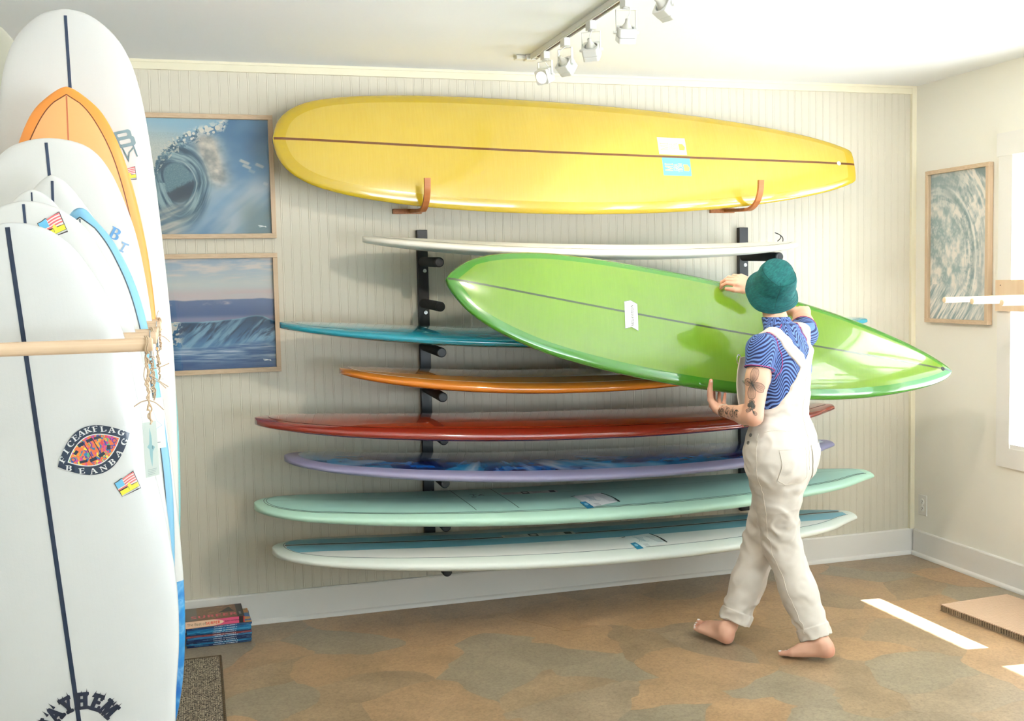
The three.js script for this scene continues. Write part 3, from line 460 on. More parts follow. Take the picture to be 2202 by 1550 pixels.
{ // H: the frontmost
  const L = 1.717, b = new Board({ L, noseRocker: 0.045, tailRocker: 0.02, tipThick: 0.4, outline: [[0, 0], [0.003, 0.033], [0.017, 0.071], [0.036, 0.098], [0.067, 0.126], [0.111, 0.15], [0.166, 0.174], [0.254, 0.2], [0.415, 0.213], [0.555, 0.224], [0.66, 0.236], [0.78, 0.243], [0.87, 0.244], [1.0, 0.232], [1.129, 0.209], [1.4, 0.175], [1.6, 0.14], [1.717, 0.11]] });
  const t = standing('white surfboard with colourful eye-shaped logo, frontmost of the standing row', b, [-0.372, 1.732, 2.58], [-0.235, 0.02, 2.58], whiteFoam('#e2e4e3')); part('stringer', b.ribbon(line(0.01, L - 0.04), 0.0095), M.ink, t);
  // point on the deck that shows at world (x, y)
  const D = V(-0.235, 0.02, 0).sub(V(-0.372, 1.732, 0)).normalize(), loc = (x, y) => { const q = V(x + 0.372, y - 1.732, 0), l = q.dot(D); return [l, -(q.clone().addScaledVector(D, -l).x) / Math.abs(D.y)]; };
  const fish = decal(1024, 680, (g) => {
    g.clearRect(0, 0, 1024, 680); const lens = (s, k) => { g.beginPath(); g.moveTo(512 - 490 * s, 340); g.quadraticCurveTo(512 - 230 * s, 340 - k, 512, 340 - k); g.quadraticCurveTo(512 + 230 * s, 340 - k, 512 + 490 * s, 340); g.quadraticCurveTo(512 + 230 * s, 340 + k, 512, 340 + k); g.quadraticCurveTo(512 - 230 * s, 340 + k, 512 - 490 * s, 340); g.closePath(); };
    g.fillStyle = '#27384f'; lens(1, 330); g.fill(); g.fillStyle = '#e9ecec'; lens(0.735, 208); g.fill(); g.save(); lens(0.7, 195); g.clip();
    const cols = ['#e8574e', '#f09a3e', '#eedf5a', '#63b98a', '#2f7fb8', '#5c4fa8', '#d6499a', '#f4b04a', '#e34f5c', '#3f9fb0']; let s = 5; const q = () => (s = (s * 16807) % 2147483647) / 2147483647;
    g.fillStyle = '#ee7a4a'; g.fillRect(0, 0, 1024, 680); for (let i = 0; i < 190; i++) { const x = 150 + 720 * q(), y = 130 + 420 * q(), side = x / 1024; g.strokeStyle = cols[Math.floor((side * 4 + q() * 6)) % 10]; g.lineWidth = 9 + 22 * q(); g.beginPath(); g.moveTo(x, y); g.quadraticCurveTo(x + 70 * (q() - 0.5), y + 60, x + 60 * (q() - 0.5), y + 110 * (q() - 0.3)); g.stroke(); }
    g.restore(); g.fillStyle = '#22324a'; for (const [x, y, w, h, r] of [[300, 270, 60, 40, -0.5], [400, 200, 80, 44, -0.1], [520, 196, 84, 40, 0], [620, 210, 90, 34, 0.2], [330, 420, 96, 34, 0.25], [450, 450, 90, 44, 0], [570, 440, 84, 44, -0.15], [690, 390, 46, 60, 0.5]]) { g.save(); g.translate(x, y); g.rotate(r); g.fillRect(-w / 2, -h / 2, w, h); g.restore(); }
    g.strokeStyle = '#22324a'; g.lineWidth = 10; for (const x of [440, 560]) { g.beginPath(); g.moveTo(x, 190); g.lineTo(x + 8, 470); g.stroke(); } g.strokeStyle = '#3a3f9a'; for (const x of [230, 790]) { g.beginPath(); g.arc(x, 340, 26, 0, 7); g.stroke(); }
    g.fillStyle = '#e9ecec'; g.textAlign = 'center'; const arc = (txt, up) => { const n = txt.length; for (let i = 0; i < n; i++) { const u = (i + 0.5) / n * 2 - 1, x = 512 + u * 445, k = (1 - Math.pow(Math.abs(u), 1.9)), y = up ? 340 - 268 * k - 8 : 340 + 268 * k + 8, a = (up ? 1 : -1) * u * 0.62; g.save(); g.translate(x, y); g.rotate(a); g.font = 'bold 104px serif'; g.scale(1.25, 1); g.fillText(txt[i], 0, 36); g.restore(); g.save(); g.translate(512 + ((i + 1) / n * 2 - 1) * 470, 0); g.restore(); } };
    arc('FICEAKFLAG', true); arc('BEANBAG', false);
  }, 0.3);
  let c = loc(-0.222, 1.228); print(b, 'logo_print', c[0], c[1], 0.172, 0.114, -0.33, -1, fish, t, { label: 'eye-shaped logo ringed with dark lettering', nx: 20, nz: 20 });
  c = loc(-0.157, 1.145); print(b, 'sticker', c[0], c[1], 0.05, 0.05, -0.26, -1, flagMat, t, { label: 'small flag sticker' });
  const flame = decal(1024, 512, (g) => {
    g.clearRect(0, 0, 1024, 512); g.fillStyle = '#1e2a40'; const n = 7, L7 = 'MAYHEM'; void n;
    for (let i = 0; i < 6; i++) { const a = -1.05 + i * 0.42, cx = 512, cy = 560, R0 = 270, R1 = 470; g.save(); g.translate(cx, cy); g.rotate(a); g.translate(0, -(R0 + R1) / 2); g.font = 'bold 235px serif'; g.textAlign = 'center'; g.scale(0.74, 1); g.fillText(L7[i], 0, 82); g.lineWidth = 26; g.lineJoin = 'round'; g.strokeStyle = '#1e2a40'; g.strokeText(L7[i], 0, 82); g.scale(1 / 0.74, 1);
      for (const [x, y, h] of [[-55, -70, 62], [-8, -78, 44], [48, -72, 70]]) { g.beginPath(); g.moveTo(x - 17, y + 22); g.quadraticCurveTo(x - 2, y - 12, x + 6, y - h); g.quadraticCurveTo(x + 10, y - 8, x + 19, y + 22); g.closePath(); g.fill(); } g.restore(); }
  }, 0.3);
  c = loc(-0.288, 0.645); print(b, 'logo_print', c[0], c[1], 0.21, 0.105, -0.1, -1, flame, t, { label: 'dark flame lettering in an arch', nx: 20, nz: 20 });
}
// ------------------------------------------------------------------ wall rack: two black posts with eight foam-sleeved arms each
{
  const armY = [1.675, 1.476, 1.269, 1.066, 0.87, 0.672, 0.47, 0.262];
  for (const [x, label] of [[1.073, 'tall black metal rack post with foam arms, below the left wooden hook'], [2.79, 'tall black metal rack post with foam arms, behind the person in the hat']]) {
    const t = thing('rack_post', label, 'rack', [x, 0, 0], 'upright posts of the board rack');
    part('post', [box(0.052, 0.73, 0.03, 0, 1.473, 0.016, 0.003), box(0.052, 0.77, 0.03, 0, 0.719, 0.016, 0.003)], M.black, t);
    for (const y of armY) {
      const a = part('arm', cyl(0.0225, 0.0225, [0, y + 0.01, 0.03], [0, y, 0.385], 24), M.foam, t);
      part('end_cap', [new THREE.TorusGeometry(0.0165, 0.006, 10, 28).translate(0, y, 0.385), cyl(0.019, 0.017, [0, y, 0.38], [0, y, 0.391], 24), cyl(0.008, 0.008, [0, y, 0.39], [0, y, 0.3925], 16)], M.black, a);
    }
    for (const y of [1.645, 1.445, 1.115, 0.925, 0.57]) part('bolt', [cyl(0.0065, 0.0055, [0.008, y - 0.003, 0.031], [0.008, y - 0.003, 0.036], 12), cyl(0.009, 0.009, [0.008, y - 0.003, 0.031], [0.008, y - 0.003, 0.0325], 16)], M.chrome, t);
  }
  // wooden hooks
  for (const [x, label] of [[1.033, 'bent wooden hook under the left end of the yellow board'], [2.702, 'bent wooden hook under the right end of the yellow board']]) {
    const t = thing('wall_hook', label, 'hook', [x, 1.945, 0]);
    const prof = (o) => [V2(0.012, -0.012 - o), V2(0.2, -0.02 - o), V2(0.27, -0.018 - o * 0.9), V2(0.325 + o * 0.6, 0.008 - o * 0.5), V2(0.352 + o, 0.05), V2(0.36 + o, 0.105)];
    const inn = new THREE.SplineCurve(prof(0)).getPoints(40), out = new THREE.SplineCurve(prof(0.013)).getPoints(40);
    const g = new THREE.ExtrudeGeometry(new THREE.Shape([...inn, ...out.reverse()]), { depth: 0.026, bevelEnabled: true, bevelSize: 0.0015, bevelThickness: 0.0015, bevelSegments: 2 }).rotateY(-Math.PI / 2).translate(0.013, 0, 0);
    part('strap', g, M.hook, t); part('backplate', box(0.14, 0.024, 0.014, -0.025, -0.018, 0.0075, 0.002), M.hook, t);
  }
}
// ------------------------------------------------------------------ framed wave photographs
const streak = (x, y, ang, len, s) => { const c = Math.cos(ang), n = Math.sin(ang); return fbm((x * c + y * n) / len, (y * c - x * n) * 1.0, s, 4); };
const mix3 = (a, b, t) => [lerp(a[0], b[0], t), lerp(a[1], b[1], t), lerp(a[2], b[2], t)];
const put = (c, v) => { c[0] = v[0]; c[1] = v[1]; c[2] = v[2]; };
const poly = (pts, x) => { if (x <= pts[0][0]) return pts[0][1]; for (let i = 1; i < pts.length; i++) if (x <= pts[i][0]) return lerp(pts[i - 1][1], pts[i][1], (x - pts[i - 1][0]) / (pts[i][0] - pts[i - 1][0])); return pts[pts.length - 1][1]; };
const wave1 = dataTex(800, 524, (i, j, c) => {      // barrel with sunlit spray
  const x = i / 800, y = 1 - j / 524, jag = 0.03 * (fbm(x * 24, y * 9, 5, 3) - 0.5), crest = poly([[0.3, 0.62], [0.337, 0.52], [0.384, 0.33], [0.456, 0.22], [0.543, 0.14], [0.662, 0.07], [0.742, 0.035], [0.79, -0.05]], x) + jag;
  let v = mix3([146, 186, 206], [205, 208, 200], smooth(0.02, 0.3, y + 0.3 * (0.5 - x))); if (y > 0.12 && x < 0.6 && hash(i, j, 9) > 0.72) v = mix3(v, [128, 146, 148], 0.45);
  let w = mix3([70, 120, 162], [116, 156, 186], clamp(2 * fbm(x * 4 + y * 2, y * 4 - x * 2, 7, 3) - 0.5, 0, 1)); const dg = x * 0.8 + y * 0.62;       // blue body, pale diagonal sheets
  w = mix3(w, [190, 194, 196], clamp(2.2 * fbm(dg * 9, (x - y) * 1.2, 14, 3) - 0.75, 0, 0.75) * smooth(0.4, 0.62, y)); w = mix3(w, [112, 132, 132], smooth(0.78, 0.9, x) * smooth(0.62, 0.85, y) * 0.75);
  const foam = Math.exp(-Math.pow((x - 0.665 - 0.16 * (y - 0.3)) / 0.075, 2)) * smooth(0.08, 0.2, y) * smooth(0.66, 0.46, y), ft = fbm(x * 22 + y * 8, y * 20 - x * 10, 3, 5); w = mix3(w, mix3([150, 150, 146], [224, 214, 198], clamp(ft * 2 - 0.5, 0, 1)), clamp(foam * 1.25, 0, 0.95));
  const ex = (x - 0.495) / 0.083, ey = (y - 0.555) / 0.18, r = Math.hypot(ex - 0.25 * ey * (ey < 0 ? 1 : -0.3), ey), a = Math.atan2(ey, ex), ring = fbm(r * 8 + 0.8 * Math.sin(a * 3), a * 1.2, 9, 5);
  if (r < 2.5) { const dk = mix3([40, 74, 96], [150, 176, 182], clamp(ring * 2.4 - 0.75, 0, 1)); w = mix3(w, dk, smooth(2.5, 1.7, r) * smooth(1.5, 0.2, ex - 1.2)); }
  if (r < 1.04) { const dark = smooth(-0.1, 0.15, ey + 0.35 * ex - 0.15 + 0.25 * (ring - 0.5)); let q = mix3([86, 122, 134], [44, 64, 82], dark); if (hash(i, j, 4) > 0.86 && dark < 0.6) q = mix3(q, [196, 206, 202], 0.55); w = mix3(w, q, smooth(1.04, 0.9, r)); }
  w = mix3(w, [196, 206, 206], 0.7 * Math.exp(-Math.pow((r - 1.13) / 0.05, 2)) * smooth(-0.2, 0.6, ex));
  const low = smooth(-0.02, 0.05, (y - 0.72) + 0.62 * (x - 0.45)) * smooth(0.62, 0.4, x - 0.0); w = mix3(w, mix3([96, 122, 138], [206, 196, 182], clamp(2.6 * fbm((y + 0.62 * x) * 26, (x - y) * 3, 17, 4) - 0.8, 0, 1)), low * 0.85);
  for (const [bx, by, l, k] of [[0.86, 0.37, 0.035, 1], [0.872, 0.41, 0.03, 0.9], [0.945, 0.4, 0.03, 0.8], [0.9, 0.45, 0.022, 0.4], [0.975, 0.56, 0.016, 0.5]]) { const u = (x - bx) * 0.82 + (y - by) * 0.38, t = (y - by) * 0.82 - (x - bx) * 0.55; w = mix3(w, [216, 214, 204], 0.8 * k * smooth(1, 0.6, Math.abs(u) / l) * smooth(1, 0.3, Math.abs(t) / 0.018)); }
  v = mix3(v, w, smooth(-0.008, 0.014, y - crest));
  if (fbm(x * 70, y * 60, 8, 2) > 0.56 && y - crest > -0.015 && y - crest < 0.1 && x < 0.62) v = mix3(v, [44, 84, 108], 0.6); if (fbm(x * 90, y * 70, 18, 2) > 0.6 && Math.abs(y - crest - 0.03) < 0.08 && x < 0.5) v = mix3(v, [214, 208, 192], 0.7);
  const cell = 17, gx = Math.floor(i / cell), gy = Math.floor(j / cell), near = smooth(0.07, 0.02, Math.abs(y - crest - 0.02)) * smooth(0.4, 0.5, x) * smooth(0.8, 0.74, x); let bok = 0; for (let p = -1; p < 2; p++) for (let q = -1; q < 2; q++) { const px = (gx + p + hash(gx + p, gy + q, 1)) * cell, py = (gy + q + hash(gx + p, gy + q, 2)) * cell, R = 3 + 11 * hash(gx + p, gy + q, 3) * smooth(0.4, 0.7, x); if (Math.hypot(i - px, j - py) < R) bok = Math.max(bok, 0.4 + hash(gx + p, gy + q, 6)); }
  put(c, mix3(v, [240, 232, 218], clamp(near * bok, 0, 0.92)));
}, { repeat: false });
const wave2 = dataTex(800, 524, (i, j, c) => {      // wave under a pink evening sky
  const x = i / 800, y = 1 - j / 524; let v = mix3([158, 178, 198], [196, 202, 202], smooth(0, 0.25, y)); v = mix3(v, [222, 208, 202], clamp(2.6 * fbm(x * 9, y * 34, 3, 4) - 1.0, 0, 0.85) * smooth(0.3, 0.1, y)); v = mix3(v, mix3([206, 186, 186], [196, 190, 194], fbm(x * 6, y * 30, 6, 3)), smooth(0.24, 0.32, y) * clamp(0.4 + 1.2 * fbm(x * 5, y * 24, 8, 4), 0, 1));
  const bank = smooth(-0.006, 0.008, y - 0.372 + 0.018 * (fbm(x * 12, 1, 2, 3) - 0.5)); v = mix3(v, mix3([92, 112, 152], [72, 96, 142], smooth(0.38, 0.5, y)), bank); v = mix3(v, [214, 192, 190], clamp(4 * fbm(x * 15, y * 20, 5, 4) - 1.9, 0, 1) * smooth(0.025, 0.0, Math.abs(y - 0.402)) * smooth(0.85, 0.7, x)); v = mix3(v, [150, 146, 172], smooth(0.5, 0.548, y) * 0.7 * bank);
  const top = 0.556 + 0.012 * Math.cos((x - 0.55) * 9) - 0.02 * Math.exp(-Math.pow((x - 0.89) / 0.07, 2)) + 0.03 * smooth(0.93, 1, x);
  if (y > top) {
    const d = (y - top) / 0.235, u = x * 22 + d * 3.2, st = fbm(u, d * 1.6 + x * 3, 6, 5), st2 = fbm(u * 2.4, d * 3, 16, 4); let w = mix3([30, 72, 108], [70, 122, 166], smooth(0.1, 1, d)); w = mix3(w, [132, 172, 196], clamp(3.4 * st - 1.6, 0, 0.8)); w = mix3(w, [14, 44, 76], clamp(3.6 * (1 - st2) - 1.9, 0, 0.85) * smooth(1.1, 0.5, d) * smooth(0.02, 0.1, d)); w = mix3(w, [150, 190, 204], smooth(0.06, 0.0, d) * 0.6);
    if (d > 0.9) { const rp = fbm(x * 8, y * 70, 11, 5); w = mix3(w, mix3([48, 92, 142], [172, 188, 204], clamp(rp * 2.6 - 0.8, 0, 1)), smooth(0.9, 1.12, d)); w = mix3(w, [34, 72, 124], smooth(0.86, 0.98, y) * 0.75); }
    v = w; const sp = smooth(0.09, 0.03, Math.abs(x - 0.41)) * smooth(1.02, 0.9, d), f = fbm(x * 70 + y * 16, y * 46, 14, 4); v = mix3(v, [222, 210, 196], sp * smooth(0.47, 0.56, f) * 0.9);
  }
  put(c, v);
}, { repeat: false });
const wave3 = dataTex(480, 800, (i, j, c) => {      // pale barrel, tall
  const x = i / 480, y = 1 - j / 800, ex = (x - 0.1) / 0.7, ey = (y - 0.6) / 0.52, r = Math.hypot(ex, ey), a = Math.atan2(ey, ex), n = fbm(a * 5, r * 20, 3, 5), f = fbm(a * 26, r * 12, 7, 4);
  let v = mix3([134, 156, 160], [248, 240, 230], clamp(2.6 * n - 0.75 + 1.1 * (f - 0.5), 0, 1)); v = mix3(v, [150, 170, 172], smooth(0.3, 0.05, y) * smooth(0.75, 0.4, x) * 0.5);
  if (r < 0.9) v = mix3(v, mix3([150, 172, 174], [240, 232, 222], clamp(2.8 * fbm(x * 12 + 3, y * 15, 9, 4) - 0.9, 0, 1)), smooth(0.9, 0.55, r)); v = mix3(v, [112, 138, 142], Math.exp(-Math.pow((r - 0.93) / 0.05, 2)) * smooth(0.0, 0.5, ex) * 0.5); v = mix3(v, [250, 246, 238], Math.exp(-Math.pow((r - 1.0) / 0.018, 2)) * smooth(0.1, 0.6, ex) * 0.8);
  const cell = 15, gx = Math.floor(i / cell), gy = Math.floor(j / cell); for (let p = -1; p < 2; p++) for (let q = -1; q < 2; q++) { const h = hash(gx + p, gy + q, 3), px = (gx + p + hash(gx + p, gy + q, 1)) * cell, py = (gy + q + hash(gx + p, gy + q, 2)) * cell; if (h > 0.45 && r < 0.95 && y > 0.3 && Math.hypot((i - px) * 1.3, j - py) < 9 * h) v = mix3(v, [252, 244, 234], 0.28); }
  if (x > 0.74) v = mix3(v, [214, 214, 210], smooth(0.74, 1, x) * 0.75 * smooth(0.2, 0.45, y)); if (y > 0.76) { const st = fbm((y + x * 0.7) * 46, (x - y) * 5, 5, 4); v = mix3(v, mix3([136, 160, 166], [244, 238, 230], clamp(2.8 * st - 0.9, 0, 1)), smooth(0.76, 0.86, y + 0.1 * (0.5 - x)) * smooth(1.15, 0.5, x)); } put(c, v);
}, { repeat: false });
const signature = decal(128, 64, (g) => { g.clearRect(0, 0, 128, 64); g.strokeStyle = '#e4eaec'; g.fillStyle = '#e4eaec'; g.lineWidth = 5; for (let i = 0; i < 4; i++) { g.beginPath(); g.moveTo(10 + i * 6, 20 + i * 9); g.quadraticCurveTo(60, 22 + i * 4, 96, 36); g.stroke(); } g.beginPath(); g.ellipse(104, 38, 14, 9, 0.6, 0, 7); g.fill(); });
function picture(label, w, h, tex, place, sig) {
  const t = thing('framed_picture', label, 'picture'), f = 0.021, d = 0.032;
  for (const s of [-1, 1]) { part('frame_rail', box(w, f, d, 0, s * (h - f) / 2, d / 2 + 0.001, 0.0015), M.oak, t); part('frame_rail', box(f, h - 2 * f, d, s * (w - f) / 2, 0, d / 2 + 0.001, 0.0015), M.oak, t); }
  const pm = new THREE.MeshStandardMaterial({ map: tex, roughness: 0.7 }), pr = part('photo_print', new THREE.PlaneGeometry(w - 2 * f, h - 2 * f).scale(1, 1, 1).translate(0, 0, 0.012), pm, t, 'photograph of a breaking wave');
  { const u = pr.geometry.attributes.uv; void u; }
  part('backing', box(w - 2 * f, h - 2 * f, 0.008, 0, 0, 0.006), M.dark, t);
  if (sig) part('signature', new THREE.PlaneGeometry(0.045, 0.022).translate(w / 2 - 0.062, -h / 2 + 0.055, 0.0125), signature, t);
  part('glass_pane', box(w - 2 * f, h - 2 * f, 0.002, 0, 0, 0.024), M.glass, t); place(t);
}
picture('framed photograph of a sunlit barrel wave, upper of the two beside the standing boards', 0.83, 0.558, wave1, (t) => t.position.set(-0.025, 2.085, 0.001), true);
picture('framed photograph of a dark blue wave under a pink sky, lower of the two', 0.83, 0.548, wave2, (t) => t.position.set(-0.026, 1.463, 0.001), true);
picture('tall framed photograph of a pale grey wave, on the window wall', 0.484, 0.812, wave3, (t) => { t.position.set(XR - 0.001, 1.7185, 0.38); t.rotation.y = -Math.PI / 2; }, false);
// ------------------------------------------------------------------ power outlet
{
  const t = thing('power_outlet', 'white electrical outlet plate low on the right wall near the corner', 'outlet', [XR, 0.292, 0.095]);
  t.rotation.y = -Math.PI / 2;
  part('plate', box(0.07, 0.114, 0.006, 0, 0, 0.003, 0.002), M.whitePlastic, t);
  for (const s of [-1, 1]) { const r = part('receptacle', cyl(0.0165, 0.016, [0, s * 0.0195, 0.005], [0, s * 0.0195, 0.009], 24), M.white, t); for (const k of [-1, 1]) part('slot', box(0.002, 0.0075, 0.001, k * 0.006, s * 0.0195 + 0.003, 0.0091), M.dark, r); part('slot', cyl(0.0024, 0.0024, [0, s * 0.0195 - 0.007, 0.0088], [0, s * 0.0195 - 0.007, 0.0095], 12), M.dark, r); }
  part('screw', cyl(0.003, 0.003, [0, 0, 0.005], [0, 0, 0.0072], 12), M.white, t);
}
// ------------------------------------------------------------------ track light
{
  const t = thing('lighting_track', 'white ceiling lighting track running towards the back wall', 'track light', [1.525, H, 0]);
  part('rail', [box(0.036, 0.02, 5.0, 0, -0.0105, 2.93, 0.001), box(0.004, 0.004, 5.0, -0.012, -0.0225, 2.93), box(0.004, 0.004, 5.0, 0.012, -0.0225, 2.93)], M.white, t);
  part('slot', box(0.012, 0.002, 4.9, 0, -0.0208, 2.93), std('#5b4a3c', 0.7), t, 'dark groove of the track'); part('joiner', box(0.04, 0.026, 0.08, 0, -0.0135, 1.53, 0.002), M.white, t);
  part('end_feed', [box(0.05, 0.024, 0.05, -0.01, -0.0125, 0.405, 0.003), box(0.045, 0.018, 0.045, -0.055, -0.0095, 0.39, 0.003)], M.white, t);
  const lampGlow = new THREE.MeshStandardMaterial({ color: 0xffffff, emissive: lin('#fff4e2'), emissiveIntensity: 3.0, roughness: 0.4 }), bulbGlass = std('#d8d5ca', 0.3);
  const heads = [ // z along the track, where the lamp looks
    [0.585, V(-0.75, -0.42, 0.55), 0.075, 'lamp nearest the back wall, its bright face turned to the left boards'], [0.85, V(0.66, -0.62, -0.38), 0.085, 'second lamp from the back wall, tilted to the right'], [1.15, V(0.35, -0.72, -0.5), 0.085, 'third lamp from the back wall, its bulb showing from above'],
    [1.5, V(0.06, -0.9, -0.42), 0.1, 'fourth lamp from the back wall, pointing nearly straight down'], [1.83, V(0.85, -0.5, -0.3), 0.09, 'fifth lamp from the back wall, cut by the top of the picture', 6], [2.6, V(-1.45, -1.6, -2.5), 0.09, 'sixth lamp from the back wall, aimed at its lower left', 6.5], [3.4, V(-0.9, -0.9, -0.6), 0.09, 'lamp farthest from the back wall, aimed at the standing boards', 2]];
  for (const [z, dir, drop, label, power] of heads) {
    const g = thing('spot_lamp', 'white square track ' + label, 'lamp', [1.525, H - 0.021, z], 'lamps on the ceiling track'); g.scale.setScalar(0.8);
    part('adapter', [box(0.034, 0.042, 0.062, 0, -0.0212, 0, 0.003), cyl(0.012, 0.016, [0, -0.042, 0], [0, -0.05, 0], 20)], M.white, g);
    const d = dir.clone().normalize(), side = V(0, 1, 0).cross(d).normalize(), upv = d.clone().cross(side).normalize(), c = V(0, -0.052 - drop, 0), w = 0.042;
    const yoke = [V(0, -0.052, 0).addScaledVector(side, -0.036), V(0, -0.052, 0).addScaledVector(side, 0.036)], strap = (a, b, th, wd, n) => { const dd = b.clone().sub(a), L = dd.length(), q = new THREE.Matrix4().makeBasis(side, dd.clone().normalize(), side.clone().cross(dd).normalize()); return new THREE.BoxGeometry(th, L, wd).translate(0, L / 2, 0).applyMatrix4(q).translate(a.x, a.y, a.z); };
    part('yoke', [...[-1, 1].map((s) => strap(V(0, -0.052, 0).addScaledVector(side, s * 0.045), c.clone().addScaledVector(side, s * 0.045), 0.003, 0.014)), (() => { const q = new THREE.Matrix4().makeBasis(side, V(0, 1, 0), side.clone().cross(V(0, 1, 0))); return new THREE.BoxGeometry(0.093, 0.003, 0.014).applyMatrix4(q).translate(0, -0.0525, 0); })()], M.white, g); void yoke;
    for (const s of [-1, 1]) part('knob', cyl(0.008, 0.0065, c.clone().addScaledVector(side, s * 0.046), c.clone().addScaledVector(side, s * 0.058), 14), M.white, g);
    const basis = new THREE.Matrix4().makeBasis(side, upv, d).setPosition(c.clone());
    const shell = (len, z0, wq) => { const s = new THREE.Shape(), r = 0.012; s.moveTo(-wq + r, -wq); s.lineTo(wq - r, -wq); s.quadraticCurveTo(wq, -wq, wq, -wq + r); s.lineTo(wq, wq - r); s.quadraticCurveTo(wq, wq, wq - r, wq); s.lineTo(-wq + r, wq); s.quadraticCurveTo(-wq, wq, -wq, wq - r); s.lineTo(-wq, -wq + r); s.quadraticCurveTo(-wq, -wq, -wq + r, -wq); const h = new THREE.Path(); h.absarc(0, 0, 0.034, 0, Math.PI * 2, true); s.holes.push(h); return new THREE.ExtrudeGeometry(s, { depth: len, bevelEnabled: true, bevelSize: 0.0015, bevelThickness: 0.0015, bevelSegments: 2, curveSegments: 24 }).translate(0, 0, z0).applyMatrix4(basis); };
    part('housing', shell(0.035, -0.022, 0.039), M.white, g); part('front_ring', shell(0.022, 0.018, 0.038), M.white, g);
    part('bulb', new THREE.LatheGeometry([V2(0.0, -0.062), V2(0.009, -0.06), V2(0.01, -0.045), V2(0.02, -0.03), V2(0.031, -0.008), V2(0.033, 0.02), V2(0.033, 0.034)], 32).rotateX(Math.PI / 2).applyMatrix4(basis), bulbGlass, g);
    part('lamp_face', new THREE.CylinderGeometry(0.033, 0.033, 0.003, 32).rotateX(Math.PI / 2).translate(0, 0, 0.0355).applyMatrix4(basis), lampGlow, g, 'glowing lamp face');
    const wire = [V(0, -0.05, 0), V(0, -0.062, 0).addScaledVector(d, -0.02).addScaledVector(side, -0.012), c.clone().addScaledVector(d, -0.075).addScaledVector(side, -0.008).add(V(0, 0.008, 0)), c.clone().addScaledVector(d, -0.06)]; part('wire', tube(wire, 0.0022, 24, 6), M.white, g);
    const L = new THREE.SpotLight(0xfff3e2, power ?? TRACK_INTENSITY, 0, 0.75, 0.8, 2); L.position.set(1.525, H - 0.021, z).addScaledVector(c, 0.8).addScaledVector(d, 0.034); L.target.position.copy(L.position).addScaledVector(d, 2); L.castShadow = true; L.shadow.radius = 3; scene.add(L, L.target);
  }
}
// ------------------------------------------------------------------ dowel racks
const dowelGeo = (len, r) => { const g = new THREE.LatheGeometry([V2(0, 0), V2(r - 0.003, 0), V2(r, 0.003), V2(r, len)], 28); g.rotateZ(Math.PI / 2); return g; };   // tip at the origin, runs to -x
{
  const t = thing('dowel_rack', 'pale pine rack whose dowels separate the standing boards', 'rack', [XL, 0, 0]);
  part('plank', mbox(0.001, 0.02, 1.39, 1.54, 0.9, 3.3), M.pine, t);
  for (const [z, x, y] of [[2.72, -0.082, 1.466], [2.44, -0.082, 1.468], [2.25, -0.085, 1.468], [2.084, -0.088, 1.468], [1.92, -0.085, 1.474], [1.745, -0.09, 1.474], [1.555, -0.095, 1.474], [1.343, -0.1, 1.474], [1.135, -0.1, 1.474]]) { const d = part('dowel', dowelGeo(x - XL - 0.015, 0.0145), M.pine, t); d.position.set(x - XL, y, z); }
}
{
  const t = thing('dowel_rack', 'pine plank with dowels sticking out across the right window', 'rack', [XR, 0, 0]);
  part('plank', mbox(-0.044, -0.0235, 1.385, 1.537, 0.69, 2.6), M.pine, t); part('screw', cyl(0.003, 0.003, [-0.0445, 1.512, 0.725], [-0.0455, 1.512, 0.725], 12), M.dark, t);
  for (let k = 0; k < 9; k++) { const d = part('dowel', dowelGeo(0.52, 0.0135).rotateY(Math.PI), M.pine, t); d.position.set(-0.558, 1.455 - 0.004 * Math.min(k, 2), 0.96 + 0.183 * k); }
}
